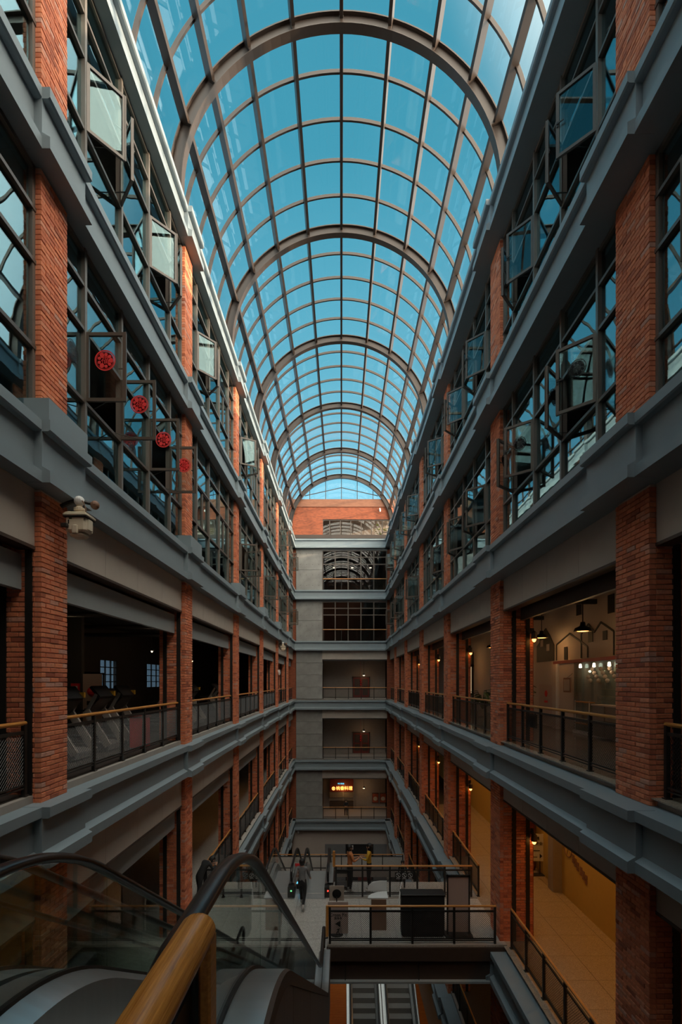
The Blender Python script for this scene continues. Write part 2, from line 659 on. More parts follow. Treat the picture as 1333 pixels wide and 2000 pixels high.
def pier(side, k, si):
    S = SIDES[side]
    sg, w = S['sg'], S['w']
    z0, z1 = STOREY_Z[si]
    if side == 'left' and si == 1:
        z0 += 0.36
    f = FAR0 + BAY * k
    n = f - w
    back = XWIN + 0.05 if si < 2 else S['back']
    where = NTH[k + 1] if k >= 0 else 'zeroth'
    lab = ('red brick pier of the %s on the %s, %s from the camera' % (STOREY[si], side, where)) if k >= 0 else \
          'red brick pier of the %s on the %s beside the camera' % (STOREY[si], side)
    t = thing('brick_pier', (sg * (XC + back) / 2, (n + f) / 2, z0), lab, 'pier', 'brick piers of the %s' % STOREY[si])
    MB().box(sg * (XC + 0.022), sg * back, n + 0.022, f - 0.022, z0, z1).build('mortar_core', 'mortar', t)
    rnd = random.Random(hash((side, k, si)) & 0xffff if False else (k + 3) * 101 + si * 17 + (1 if sg > 0 else 0))
    rest = MB()
    nc = int((z1 - z0) / CO)
    single = k == 0 and si <= 3
    made = 0
    for ci in range(nc):
        z = z0 + 0.004 + ci * CO
        # face towards the atrium
        for (p, L) in course(w, ci % 2, rnd):
            var = rnd.randrange(6)
            if single and made < 300:
                me_key = ('brick', round(L, 3), var, sg)
                b = MB()
                vv, ff = brick_verts(L, var)
                if sg > 0:
                    b.add([(XC + x, n + p + y, z + zz) for x, y, zz in vv], ff)
                else:
                    b.add([(-XC - x, n + p + y, z + zz) for x, y, zz in vv], [q[::-1] for q in ff])
                b.build('brick', 'brick', t, key=me_key)
                made += 1
            else:
                vv, ff = brick_verts(L, var)
                rest.add([(sg * (XC + x), n + p + y, z + zz) for x, y, zz in vv], ff if sg > 0 else [q[::-1] for q in ff])
        if k < 0:
            continue
        # face towards the camera, and the one away from it
        Wf = back - XC - 0.105
        if Wf > 0.02:
            for (p, L) in course(Wf, (ci + 1) % 2, rnd):
                vv, ff = brick_verts(L, rnd.randrange(6))
                rest.add([(sg * (XC + 0.105 + p + y), n + x, z + zz) for x, y, zz in vv], [q[::-1] for q in ff] if sg > 0 else ff)
                if si < 2 or k > 2:
                    continue
                vv, ff = brick_verts(L, rnd.randrange(6))
                rest.add([(sg * (XC + 0.105 + p + y), f - x, z + zz) for x, y, zz in vv], ff if sg > 0 else [q[::-1] for q in ff])
    rest.build('brickwork', 'brick', t, kind='stuff')
    if si >= 2:
        for a, b in S['rails']:
            MB().box(sg * a, sg * b, n - 0.02, n + 0.05, z0, z1 - 0.9).build('shutter_rail', 'black_metal', t)
    return t


for side in SIDES:
    for k in range(-1, 6):
        for si in range(5):
            pier(side, k, si)

# ---- windows of the two window storeys
DY_MULL = (0.77, 2.32, 3.85, 5.39)         # mullion centres from the far edge of the nearer pier
OPEN = {
    ('left', 0, -1): (None, 45), ('left', 0, 0): (40, 42), ('left', 0, 1): (40, None), ('left', 0, 2): (60, None), ('left', 0, 3): (None, None),
    ('left', 0, 4): (88, None), ('left', 0, 5): (88, None),
    ('left', 1, 0): (90, 90), ('left', 1, 2): (80, None), ('left', 1, 3): (80, None), ('left', 1, 4): (82, None), ('left', 1, 5): (85, None),
    ('right', 0, -1): (None, None), ('right', 0, 0): (45, 40), ('right', 0, 1): (45, 45), ('right', 0, 2): (55, None), ('right', 0, 3): (60, 60), ('right', 0, 4): (60, 60),
    ('right', 0, 5): (60, None),
    ('right', 1, -1): (None, 45), ('right', 1, 0): (46, 50), ('right', 1, 1): (45, 35), ('right', 1, 2): (25, None), ('right', 1, 3): (60, None), ('right', 1, 4): (60, 60),
    ('right', 1, 5): (60, None),
}
N_WIN = [0]
DECALS = []


def decal(o, u, v, width, height, red, key):
    """round paper-cut on glass; o: matrix of the glass plane (x along, y up, z towards the viewer)"""
    DECALS.append((o, u, v, width, red, key))


def window(side, si, m):
    S = SIDES[side]
    sg = S['sg']
    z0, z1 = STOREY_Z[si]
    ya = FAR0 + BAY * m
    yb = min(FAR0 + BAY * (m + 1) - S['w'], YE + 0.2)
    N_WIN[0] += 1
    bayword = 'bay beside the camera' if m < 0 else NTH[m + 1] + ' bay'
    w = thing('window_%d' % N_WIN[0], (sg * XWIN, (ya + yb) / 2, z0), 'bronze framed glazing of the %s on the %s, %s' % (STOREY[si], side, bayword), 'window', kind='structure')
    fw, fd = 0.07, 0.10
    xi, xo = sg * (XWIN - fd / 2), sg * (XWIN + fd / 2)
    mull = [ya + d for d in DY_MULL if ya + d < yb - 0.3]
    zt = [z1 - 0.68, z1 - 1.48, z1 - 2.79]
    fr = MB()
    fr.box(xi, xo, ya, ya + fw, z0, z1).box(xi, xo, yb - fw, yb, z0, z1).box(xi, xo, ya, yb, z0, z0 + fw).box(xi, xo, ya, yb, z1 - fw, z1)
    fr.build('frame', 'frame_grey', w)
    for y in mull:
        MB().box(sg * (XWIN - 0.075), xo, y - 0.04, y + 0.04, z0, z1).build('mullion', 'frame_grey', w)
    for z in zt:
        MB().box(sg * (XWIN - 0.065), sg * (XWIN + 0.03), ya, yb, z - 0.03, z + 0.03).build('transom', 'frame_bronze', w)
    ys = [ya + fw] + mull + [yb - fw]
    zs = [z0 + fw] + zt[::-1] + [z1 - fw]
    ang = OPEN.get((side, si, m), (None, None))
    for i in range(len(ys) - 1):
        for j in range(len(zs) - 1):
            a, b = ys[i] + 0.03, ys[i + 1] - 0.03
            c, d = zs[j] + 0.025, zs[j + 1] - 0.025
            pair = {1: 0, 3: 1}.get(i)
            if pair is not None and j == 1 and ang[pair] is not None and i < len(ys) - 2:
                sash_pair(w, side, sg, a, b, c, d, math.radians(ang[pair]), si, m, pair)
                continue
            MB().box(sg * (XWIN - 0.004), sg * (XWIN + 0.004), a, b, c, d).build('pane', 'window_glass', w)
            if pair is not None and j == 1 and i < len(ys) - 2:       # closed pair of sashes
                for u0, u1 in ((a, (a + b) / 2 - 0.005), ((a + b) / 2 + 0.005, b)):
                    q = MB()
                    q.box(sg * (XWIN - 0.04), sg * (XWIN + 0.01), u0, u0 + 0.05, c, d).box(sg * (XWIN - 0.04), sg * (XWIN + 0.01), u1 - 0.05, u1, c, d)
                    q.box(sg * (XWIN - 0.04), sg * (XWIN + 0.01), u0, u1, c, c + 0.05).box(sg * (XWIN - 0.04), sg * (XWIN + 0.01), u0, u1, d - 0.05, d)
                    q.build('closed_sash', 'frame_bronze', w)
    return w


def sash_pair(w, side, sg, a, b, c, d, al, si, m, pair):
    W = (b - a) / 2 - 0.01
    H = d - c
    for e in (0, 1):
        hy = a if e == 0 else b
        dirv = Vector((-sg * math.sin(al), math.cos(al) * (1 if e == 0 else -1), 0))
        nrm = dirv.cross(Vector((0, 0, 1)))
        mt = Matrix.Translation((sg * (XWIN - 0.06), hy, c)) @ Matrix((
            (dirv.x, 0, nrm.x, 0), (dirv.y, 0, nrm.y, 0), (dirv.z, 1, nrm.z, 0), (0, 0, 0, 1)))
        q = MB()
        f = 0.06
        q.box(0, f, 0, H, -0.025, 0.025).box(W - f, W, 0, H, -0.025, 0.025).box(f, W - f, 0, f, -0.025, 0.025).box(f, W - f, H - f, H, -0.025, 0.025)
        q.box(W - 0.012, W + 0.012, 0, H, 0.025, 0.034)
        q.xf(mt)
        s = q.build('open_sash', 'frame_bronze', w)
        MB().box(f, W - f, f, H - f, -0.004, 0.004).xf(mt).build('sash_pane', 'sash_glass', s)
        hd = MB().box(W - f + 0.01, W - 0.015, H * 0.46, H * 0.54, -0.04, -0.025)
        hd.box(W - 0.16, W - 0.02, H * 0.495, H * 0.51, -0.055, -0.04)
        hd.xf(mt).build('handle', 'black_metal', s)
        MB().bar(mt @ Vector((W * 0.55, 0.01, 0)), (sg * (XWIN - 0.05), hy + (0.30 if e == 0 else -0.30), c + 0.01), 0.02, 0.012).build('stay_arm', 'black_metal', s)
        if si == 1 and m == 0:
            DECALS.append((mt, W * 0.5 + (0.02 if e else -0.02), H * 0.60, side, pair, e))


for side in SIDES:
    for si in (0, 1):
        for m in range(-1, 6):
            window(side, si, m)

# round paper-cuts stuck on the glass
def paper_cut(mt, u, v, r, red, label):
    loc = mt @ Vector((u, v, 0))
    t = thing('paper_cut', loc, label, 'sticker', 'round paper cuts on the window glass')
    mm = 'red' if red else 'decal_dark'
    q = MB()
    n = 28
    for ra, rb in ((0.90 * r, r), (0.80 * r, 0.83 * r)):
        for k in range(n):
            a, b = 2 * PI * k / n, 2 * PI * (k + 1) / n
            pts = [(ra * math.cos(a), ra * math.sin(a)), (rb * math.cos(a), rb * math.sin(a)), (rb * math.cos(b), rb * math.sin(b)), (ra * math.cos(b), ra * math.sin(b))]
            q.loft([[(u + x, v + y, -0.007) for x, y in pts], [(u + x, v + y, 0.007) for x, y in pts]])
    q.xf(mt).build('ring', mm, t)
    q = MB()
    rnd = random.Random(int(u * 1000 + v * 77))
    for k in range(9):
        a = 2 * PI * k / 9
        rr = 0.16 * r if k % 3 else 0.23 * r
        cx, cy = 0.58 * r * math.cos(a), 0.58 * r * math.sin(a)
        pts = [(cx + rr * math.cos(2 * PI * i / 8), cy + rr * math.sin(2 * PI * i / 8)) for i in range(8)]
        q.loft([[(u + x, v + y, -0.0065) for x, y in pts], [(u + x, v + y, 0.0065) for x, y in pts]])
    q.xf(mt).build('petals', mm, t)
    pts = [(0.8 * r * math.cos(2 * PI * i / 24), 0.8 * r * math.sin(2 * PI * i / 24)) for i in range(24)]
    MB().loft([[(u + x, v + y, -0.005) for x, y in pts], [(u + x, v + y, 0.005) for x, y in pts]]).xf(mt).build('film', 'decal_red' if red else 'decal_dark', t)
    me = text_mesh('福', r * 0.85, 0.0062).copy()
    me.materials.clear()
    me.materials.append(MATS['red' if red else 'ink'])
    o = place('character', me, loc, t)
    o.rotation_euler = mt.to_euler()
    return t


for (mt, u, v, side, pair, e) in DECALS:
    which = ('nearer', 'farther')[pair]
    who = ('near', 'far')[e]
    if side == 'left':
        paper_cut(mt, u, v, 0.19, True, 'red round paper cut on left window, %s sash of the %s open pair' % (who, which))
    else:
        paper_cut(mt, u, v, 0.17, False, 'pale lacy round paper cut on right window, %s sash of the %s open pair' % (who, which))
for (y, z, lab) in ((9.02, 7.55, 'grey round paper cut on the fixed left pane beside the first brick pier'),
                    (11.62, 6.95, 'grey round paper cut on the fixed left pane between the two open sash pairs')):
    mt = Matrix.Translation((-XWIN, y, z)) @ Matrix(((0, 0, 1, 0), (1, 0, 0, 0), (0, 1, 0, 0), (0, 0, 0, 1)))
    paper_cut(mt, 0, 0, 0.19, False, lab)

# ---- fascias over the openings of the lower storeys
for side, S in SIDES.items():
    sg = S['sg']
    for si in (2, 3, 4):
        z0, z1 = STOREY_Z[si]
        for m in range(-1, 6):
            ya = FAR0 + BAY * m
            yb = min(ya + BAY - S['w'], YE + 0.2)
            bw = 'bay beside the camera' if m < 0 else NTH[m + 1] + ' bay'
            t = thing(trim_name(), (sg * 4.75, (ya + yb) / 2, z1 - 0.9), 'panelled fascia of the %s on the %s, %s' % (STOREY[si], side, bw), 'fascia', kind='structure')
            n = 4
            zb = z1 - (0.66 if side == 'right' and si > 2 else 0.88)
            for i in range(n):
                a, b = ya + (yb - ya) * i / n, ya + (yb - ya) * (i + 1) / n
                MB().box(sg * 4.70, sg * 4.78, a + 0.004, b - 0.004, zb, z1).build('fascia_panel', 'fascia', t)
            MB().box(sg * 4.69, sg * 4.95, ya, yb, zb - 0.05, zb).build('shutter_lip', 'dark_brown', t)
            MB().box(sg * 5.2, sg * 5.3, ya, yb, zb - (0.3 if si == 2 else 0.04), z1).build('shutter_box', 'dark_brown', t)
            if side == 'left':
                MB().box(sg * 4.90, sg * 5.02, ya, yb, zb - 0.66, zb - 0.12).build('lower_beam', 'beam_grey', t)

# ---- railings
WIRE = {}


def wire_mesh(L, H, pitch=0.060, r=0.0036):
    """diamond mesh of wires in the xz plane, local coordinates"""
    key = ('wire', round(L, 2), round(H, 2))
    if key in CACHE:
        return CACHE[key]
    q = MB()
    n = int((L + H) / pitch)
    for i in range(1, n + 1):
        for sgn in (1, -1):
            c = i * pitch
            # line x + z = c (or mirrored), clipped to the panel
            x0, x1 = max(0, c - H), min(L, c)
            if x1 - x0 < 0.01:
                continue
            p = [(x0, c - x0), (x1, c - x1)]
            if sgn < 0:
                p = [(L - x, z) for x, z in p]
            (ax, az), (bx, bz) = p
            d = Vector((bx - ax, 0, bz - az)).normalized()
            nn = Vector((-d.z, 0, d.x)) * r
            oy = 0.0015 * sgn
            A, B = Vector((ax, oy, az)), Vector((bx, oy, bz))
            tri = [nn, -nn + Vector((0, r, 0)) * 0, Vector((0, -1.7 * r, 0))]
            q.loft([[A + k for k in tri], [B + k for k in tri]], caps=False)
    me = bpy.data.meshes.new('wire_mesh')
    me.from_pydata([tuple(v) for v in q.v], [], q.f)
    me.materials.append(MATS['black_metal'])
    CACHE[key] = me
    return me


def railing(p0, p1, z, label, group=None, posts=None, wood_r=0.032, mesh=True, ext=0.0, posts_z=0.0):
    p0, p1 = Vector((p0[0], p0[1], z)), Vector((p1[0], p1[1], z))
    d = p1 - p0
    L = d.length
    u = d.normalized()
    t = thing('railing', (p0 + p1) / 2, label, 'railing', group)
    up = Vector((0, 0, 1))
    MB().tube([p0 - u * ext + up * 1.10, p1 + u * ext + up * 1.10], wood_r, 10).build('handrail', 'wood_rail' if abs(u.y) > 0.5 else 'wood_rail', t, smooth=False)
    MB().bar(p0 + up * 0.96, p1 + up * 0.96, 0.035, 0.05).build('top_bar', 'black_metal', t)
    MB().bar(p0 + up * 0.17, p1 + up * 0.17, 0.03, 0.03).build('bottom_bar', 'black_metal', t)
    MB().bar(p0 + up * 0.12, p1 + up * 0.12, 0.03, 0.025).build('bottom_bar', 'black_metal', t)
    n = posts or max(2, round(L / 1.2))
    for i in range(n + 1):
        c = p0 + u * (L * i / n)
        c = c + u * (0.03 if i == 0 else -0.03 if i == n else 0)
        q = MB().box(c.x - 0.03, c.x + 0.03, c.y - 0.03, c.y + 0.03, z + posts_z, z + 1.08)
        q.box(c.x - 0.05, c.x + 0.05, c.y - 0.05, c.y + 0.05, z + posts_z, z + posts_z + 0.02)
        q.build('post', 'black_metal', t)
    if mesh:
        for i in range(n):
            a = p0 + u * (L * i / n + 0.03)
            ln = L / n - 0.06
            o = place('wire_mesh', wire_mesh(ln, 0.77), a + up * 0.18, t, kind='stuff')
            o.rotation_euler = (0, 0, math.atan2(u.y, u.x))
    return t


for side, S in SIDES.items():
    sg = S['sg']
    for si in (2, 3, 4):
        for m in range(-1, 6):
            if si == 4 and m < 1:
                continue
            ya = FAR0 + BAY * m + 0.07
            yb = min(ya + BAY - S['w'] - 0.14, YE + 0.1)
            if si == 3 and m == 0 and side == 'left':
                yb = 10.6          # the escalator landing joins the gallery here
            if si == 3 and m == 0 and side == 'right':
                yb = 14.45
            if si == 3 and m == 1 and side == 'right':
                ya = 17.9
            if si == 3 and m == 1 and side == 'left':
                ya = 17.9
            bw = 'bay beside the camera' if m < 0 else NTH[m + 1] + ' bay'
            railing((sg * 4.80, ya), (sg * 4.80, yb), FLOORS[si + 1], 'black mesh gallery railing with wood handrail, %s, %s, %s' % (STOREY[si], side, bw),
                    'gallery railings between the piers', mesh=m < 4)

# ------------------------------------------------------------------ floors, ceilings, walls of the rooms behind the galleries
XR = {'left': [9.5, 9.5, 13.0, 9.0, 9.0], 'right': [9.5, 9.5, 8.0, 7.87, 8.0]}
for side, S in SIDES.items():
    sg = S['sg']
    for li, zt in enumerate(FLOORS):
        zb = BANDS[li][1] + 0.02
        nm = 'floor' if li else 'ceiling'
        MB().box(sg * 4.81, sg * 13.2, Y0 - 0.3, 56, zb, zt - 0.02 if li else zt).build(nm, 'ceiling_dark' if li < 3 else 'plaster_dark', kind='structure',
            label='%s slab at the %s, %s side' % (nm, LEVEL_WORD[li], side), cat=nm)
    for si in range(5):
        zt, zb = BANDS[si][1] + 0.02, FLOORS[si + 1] - 0.02
        x = XR[side][si]
        if side == 'left' and si == 2:
            continue
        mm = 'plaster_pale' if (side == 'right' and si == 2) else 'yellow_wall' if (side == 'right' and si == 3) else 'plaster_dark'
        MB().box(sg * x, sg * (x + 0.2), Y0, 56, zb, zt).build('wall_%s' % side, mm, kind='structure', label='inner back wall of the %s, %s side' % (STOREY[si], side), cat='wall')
    MB().box(sg * 13.2, sg * 13.5, Y0, 56, BASE, BANDS[3][1]).build('wall_%s' % side, 'plaster_dark', kind='structure', label='outer basement wall on the %s' % side, cat='wall')
# gym back wall with windows to the daylight outside
gy = MB()
zt, zb = BANDS[2][1] + 0.02, -0.02
wins = [(23.6, 25.4), (27.6, 29.6), (34.2, 37.0)]
prev = Y0
for a, b in wins:
    gy.box(-13, -13.2, prev, a, zb, zt).box(-13, -13.2, a, b, zb, 1.3).box(-13, -13.2, a, b, 2.9, zt)
    prev = b
gy.box(-13, -13.2, prev, 56, zb, zt)
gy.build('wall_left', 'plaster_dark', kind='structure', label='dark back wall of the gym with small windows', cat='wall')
for i, (a, b) in enumerate(wins):
    N_WIN[0] += 1
    w = thing('window_%d' % N_WIN[0], (-13.1, (a + b) / 2, 1.2), 'small paned window in the gym back wall, %s from the camera' % NTH[i + 1], 'window', kind='structure')
    q = MB()
    for k in range(4):
        y = a + (b - a) * k / 3
        q.box(-13.02, -13.1, y - 0.03, y + 0.03, 1.3, 2.9)
    for k in range(5):
        z = 1.3 + 1.6 * k / 4
        q.box(-13.02, -13.1, a, b, z - 0.025, z + 0.025)
    q.build('glazing_bars', 'black_metal', w)
    MB().box(-13.12, -13.13, a, b, 1.3, 2.9).build('pane', 'gym_glass', w)
# rear wall behind the camera, bottom floor, ground
MB().box(-13.2, 13.2, Y0 - 0.4, Y0, BASE, 15.4).build('wall_rear', 'brick_wall', kind='structure', label='brick wall behind the camera', cat='wall')
MB().box(-13.5, 13.5, Y0 - 0.4, 60, BASE - 0.5, BASE - 0.05).build('floor', 'ground', kind='structure', label='concrete base slab of the lowest floor', cat='floor')

# ---- end wall
EW = 49.75
ew = MB().box(-13.2, 13.2, 56, 56.4, BASE, 15.4)
ew.build('wall_end', 'plaster_dark', kind='structure', label='back wall of the rooms behind the end galleries', cat='wall')
for si in range(5):
    zb, zt = FLOORS[si + 1] if si > 1 else STOREY_Z[si][0], BANDS[si][1]
    t = thing('wall_end', (-3.1, EW, zb), 'pale concrete panel wall at the far end, %s' % STOREY[si], 'wall', kind='structure')
    np_ = 2 if si < 2 else 4
    for i in range(np_):
        a, b = zb + (zt - zb) * i / np_, zb + (zt - zb) * (i + 1) / np_
        MB().box(-4.4, -1.86, EW, EW + 0.25, a + 0.012, b - 0.012).build('concrete_panel', 'concrete', t)
        th = MB()
        for x in (-4.0, -3.4, -2.8, -2.2):
            for z in ((a + (b - a) * 0.25), (a + (b - a) * 0.75)):
                th.add([(x + 0.03 * math.cos(2 * PI * k / 6), EW - 0.003, z + 0.03 * math.sin(2 * PI * k / 6)) for k in range(6)], [tuple(range(6))])
        if si < 2:
            th.build('tie_holes', 'plaster_dark', t, kind='stuff')
    MB().box(-4.42, -1.84, EW + 0.26, EW + 0.5, zb, zt).build('backing', 'plaster_grey', t)
    MB().box(-5.6, -4.42, EW + 0.1, EW + 0.4, zb, zt).build('brick_return', 'brick_wall', t)
    MB().box(4.45, 5.6, EW + 0.1, EW + 0.4, zb, zt).build('brick_return', 'brick_wall', t)
# slabs behind the end bands
for li in range(0, 6):
    zt, zb = FLOORS[li], BANDS[li][1] + 0.02
    MB().box(-4.81, 4.81, EW + 0.1, 56, zb, zt - (0.0 if li > 2 else 0.02)).build('floor', 'plaster_grey' if li > 2 else 'plaster_dark', kind='structure', label='floor slab behind the end wall, %s' % LEVEL_WORD[li], cat='floor')
# glazed storeys of the end wall
for si in (0, 1):
    z0, z1 = STOREY_Z[si]
    z1 -= 0.2
    N_WIN[0] += 1
    w = thing('window_%d' % N_WIN[0], (1.3, EW, z0), 'wide dark glazed front of the end wall, %s' % STOREY[si], 'window', kind='structure')
    xs = [-1.82, -0.6, 0.65, 1.9, 3.15, 4.4]
    zs = [z0, z0 + 1.15, z0 + 2.55, z1 - 0.62, z1]
    q = MB()
    q.box(-1.86, 4.45, EW, EW + 0.12, z1, z1 + 0.2)
    for x in xs:
        MB().box(x - 0.05, x + 0.05, EW - 0.02, EW + 0.1, z0, z1).build('mullion', 'frame_bronze', w)
    for z in zs:
        MB().box(-1.82, 4.4, EW - 0.01, EW + 0.09, z - 0.045, z + 0.045).build('transom', 'frame_bronze', w)
    q.build('head_beam', 'beam_grey', w)
    for i in range(5):
        for j in range(4):
            MB().box(xs[i] + 0.05, xs[i + 1] - 0.05, EW + 0.04, EW + 0.05, zs[j] + 0.045, zs[j + 1] - 0.045).build('pane', 'end_glass', w)
    t = thing('railing', (1.3, EW - 0.12, z0), 'thin wood handrail in front of the end glazing, %s' % STOREY[si], 'railing')
    MB().tube([(-1.8, EW - 0.12, z0 + 1.12), (4.4, EW - 0.12, z0 + 1.12)], 0.035, 8).build('handrail', 'wood_rail', t)
    for x in (-1.7, 0.0, 1.9, 3.15, 4.3):
        MB().box(x - 0.02, x + 0.02, EW - 0.14, EW - 0.1, z0, z0 + 1.1).build('post', 'black_metal', t)
# small ceiling lamps glowing behind the end glazing
for i, x in enumerate((-0.75, 1.1, 2.95)):
    t = thing('ceiling_lamp', (x, 52, 13.2), 'small bright ceiling lamp behind the upper end glazing, %s from the left' % NTH[i + 1], 'lamp', 'lamps behind the end glazing')
    MB().lathe([(0.02, 0), (0.11, 0), (0.13, 0.05), (0.05, 0.08)], (x, 52, 13.2), 12).build('lamp_disc', 'lamp_white', t)
    MB().tube([(x, 52, 13.28), (x, 52, 14.6)], 0.01, 6).build('cord', 'black_metal', t)

# open galleries of the end wall
for si in (2, 3, 4):
    z0, z1 = FLOORS[si + 1], BANDS[si][1]
    MB().box(-1.86, 4.45, EW, EW + 0.2, z1 - 0.85, z1).build(trim_name(), 'fascia', kind='structure', label='plain fascia over the end gallery, %s' % STOREY[si], cat='fascia')
    MB().box(-1.84, 4.45, EW + 0.25, EW + 0.35, z1 - 0.98, z1 - 0.85).build(trim_name(), 'beam_grey', kind='structure', label='shutter lip over the end gallery, %s' % STOREY[si], cat='trim')
    railing((-1.8, EW - 0.1), (4.4, EW - 0.1), z0, 'thin black railing of the end gallery, %s' % STOREY[si], 'end gallery railings', posts=5, mesh=False)
    MB().box(-1.9, 4.6, 53.6, 53.8, z0, z1).build('wall_end', 'plaster_grey', kind='structure', label='inner wall behind the end gallery, %s' % STOREY[si], cat='wall')
for si in (2, 3):
    z0 = FLOORS[si + 1]
    d = thing('door_%d' % (si - 1), (2.1, 53.55, z0), 'dark red double door behind the end gallery, %s' % STOREY[si], 'door', kind='structure')
    for a, b in ((1.25, 2.05), (2.08, 2.88)):
        lf = MB().box(a, b, 53.5, 53.58, z0, z0 + 2.1).build('door_leaf', 'dark_red', d)
        MB().box(a + 0.12, b - 0.12, 53.47, 53.5, z0 + 0.25, z0 + 0.95).box(a + 0.12, b - 0.12, 53.47, 53.5, z0 + 1.1, z0 + 1.95).build('door_panel', 'dark_brown', lf)
    q = MB().box(1.15, 1.25, 53.46, 53.6, z0, z0 + 2.2).box(2.88, 2.98, 53.46, 53.6, z0, z0 + 2.2).box(1.15, 2.98, 53.46, 53.6, z0 + 2.1, z0 + 2.2)
    q.build('door_frame', 'dark_brown', d)
    t = thing('lantern', (2.0, 53.3, z0 + 1.5), 'small red lantern string hanging before the door, %s' % STOREY[si], 'lantern')
    for j in range(3):
        MB().sphere((2.0, 53.3, z0 + 1.35 + 0.22 * j), 0.075, 8, 6).build('lantern_ball', 'red', t)
    MB().tube([(2.0, 53.3, z0 + 1.2), (2.0, 53.3, BANDS[si][1] + 0.02)], 0.008, 5).build('string', 'red', t)
# downlights in the end galleries
for si, wv in ((2, 4), (3, 4), (4, 5)):
    z1 = BANDS[si][1]
    t = thing('spot_lamp', (2.3, 52.4, z1 - 0.1), 'small ceiling spot of the end gallery, %s' % STOREY[si], 'lamp', 'end gallery spots')
    MB().lathe([(0.02, -2.3), (0.16, -2.25), (0.10, -2.1), (0.03, -2.05)], (2.3, 52.4, z1 - 0.1), 12).build('shade', 'white', t)
    MB().lathe([(0.01, -2.32), (0.10, -2.32), (0.10, -2.28), (0.01, -2.28)], (2.3, 52.4, z1 - 0.1), 10).build('bulb', 'lamp_white', t)
    MB().tube([(2.3, 52.4, z1 - 2.15), (2.3, 52.4, z1)], 0.012, 6).build('cord', 'black_metal', t)
    point_light(t, (2.3, 52.4, z1 - 2.55), wv, (1.0, 0.62, 0.32))

# restaurant front with its glowing sign on the storey two below
z0 = FLOORS[4]
z0 = FLOORS[4] - 0.0
Z3 = FLOORS[4]           # -5.80 gallery floor one below the gym
Z4 = FLOORS[5]
t = thing('restaurant_sign', (0.0, 53.3, Z4 + 2.4), 'glowing orange Chinese restaurant sign on the dark shopfront', 'sign')
MB().box(-1.2, 1.25, 53.42, 53.5, Z4 + 1.78, Z4 + 3.15).build('sign_board', 'dark_red', t)
put_text('桃香料理', 0.43, (0.30, 53.38, Z4 + 2.13), (PI / 2, 0, 0), 'neon_warm', t, depth=0.02)
q = MB()
for k in range(14):
    a, b = 2 * PI * k / 14, 2 * PI * (k + 1) / 14
    q.bar((-0.82 + 0.15 * math.cos(a), 53.37, Z4 + 2.13 + 0.15 * math.sin(a)), (-0.82 + 0.15 * math.cos(b), 53.37, Z4 + 2.13 + 0.15 * math.sin(b)), 0.03, 0.06)
q.box(-0.88, -0.76, 53.35, 53.39, Z4 + 2.07, Z4 + 2.19)
q.build('emblem', 'neon_warm', t)
put_text('時光餐廳', 0.17, (-0.05, 53.38, Z4 + 2.62), (PI / 2, 0, 0), 'neon_blue', t, depth=0.01)
point_light(t, (0.2, 52.9, Z4 + 2.1), 9, (1.0, 0.5, 0.15), 0.3)
t = thing('shopfront', (0, 53.3, Z4), 'restaurant shopfront window under the glowing sign', 'shopfront')
MB().box(-1.25, 1.25, 53.4, 53.5, Z4, Z4 + 0.8).build('counter', 'dark_brown', t)
for a, b in ((-1.2, 0.15), (0.25, 1.2)):
    MB().box(a, b, 53.44, 53.46, Z4 + 0.85, Z4 + 1.7).build('pane', 'grey_box', t)
MB().box(-1.25, -1.2, 53.38, 53.5, Z4 + 0.8, Z4 + 1.78).box(0.15, 0.25, 53.38, 53.5, Z4 + 0.8, Z4 + 1.78).box(1.2, 1.25, 53.38, 53.5, Z4 + 0.8, Z4 + 1.78).box(-1.25, 1.25, 53.38, 53.5, Z4 + 1.2, Z4 + 1.26).build('frame', 'plaster_grey', t)
for i, x in enumerate((3.55, 4.35)):
    t = thing('menu_poster', (x, 53.5, Z4 + 0.6), 'framed food poster on the end gallery wall, %s from the left' % NTH[i + 1], 'poster')
    MB().box(x - 0.34, x + 0.34, 53.5, 53.58, Z4 + 0.6, Z4 + 1.62).build('frame', 'dark_brown', t)
    MB().box(x - 0.30, x + 0.30, 53.48, 53.5, Z4 + 0.65, Z4 + 1.57).build('picture', 'poster', t)
    MB().lathe([(0.02, 0), (0.2, 0.0), (0.22, 0.02), (0.02, 0.02)], (0, 0, 0), 14).xf(Matrix.Translation((x, 53.478, Z4 + 1.05)) @ Matrix.Rotation(PI / 2, 4, 'X')).build('dish', 'white_plastic', t)

# brick gable above the cornice, its window strip and the glass lunette
gm = MB()
zt_ = 19.45
gm.box(-5.6, -1.82, EW + 0.3, EW + 0.7, 15.3, zt_).box(-1.82, 5.6, EW + 0.3, EW + 0.7, 17.55, zt_).box(-1.82, 5.6, EW + 0.3, EW + 0.7, 15.3, 15.95)
gm.build('wall_end', 'brick_wall', kind='structure', label='sunlit red brick gable wall above the end cornice', cat='wall')
MB().box(-5.4, 5.4, EW + 0.24, EW + 0.72, zt_ - 0.7, zt_ + 0.04).build(trim_name(), 'brick_pale', kind='structure', label='paler coping course along the top of the brick gable', cat='coping')
MB().box(-4.6, 4.6, EW + 0.0, EW + 0.3, 15.62, 15.95).build(trim_name(), 'roof_steel', kind='structure', label='brown steel beam under the gable window', cat='beam')
N_WIN[0] += 1
w = thing('window_%d' % N_WIN[0], (1.5, EW + 0.4, 15.95), 'long strip window in the brick gable', 'window', kind='structure')
xs = [-1.82, -1.15, -0.1, 0.92, 1.94, 2.95, 4.0, 5.0]
for x in xs:
    MB().box(x - 0.035, x + 0.035, EW + 0.36, EW + 0.5, 15.95, 17.55).build('mullion', 'frame_bronze', w)
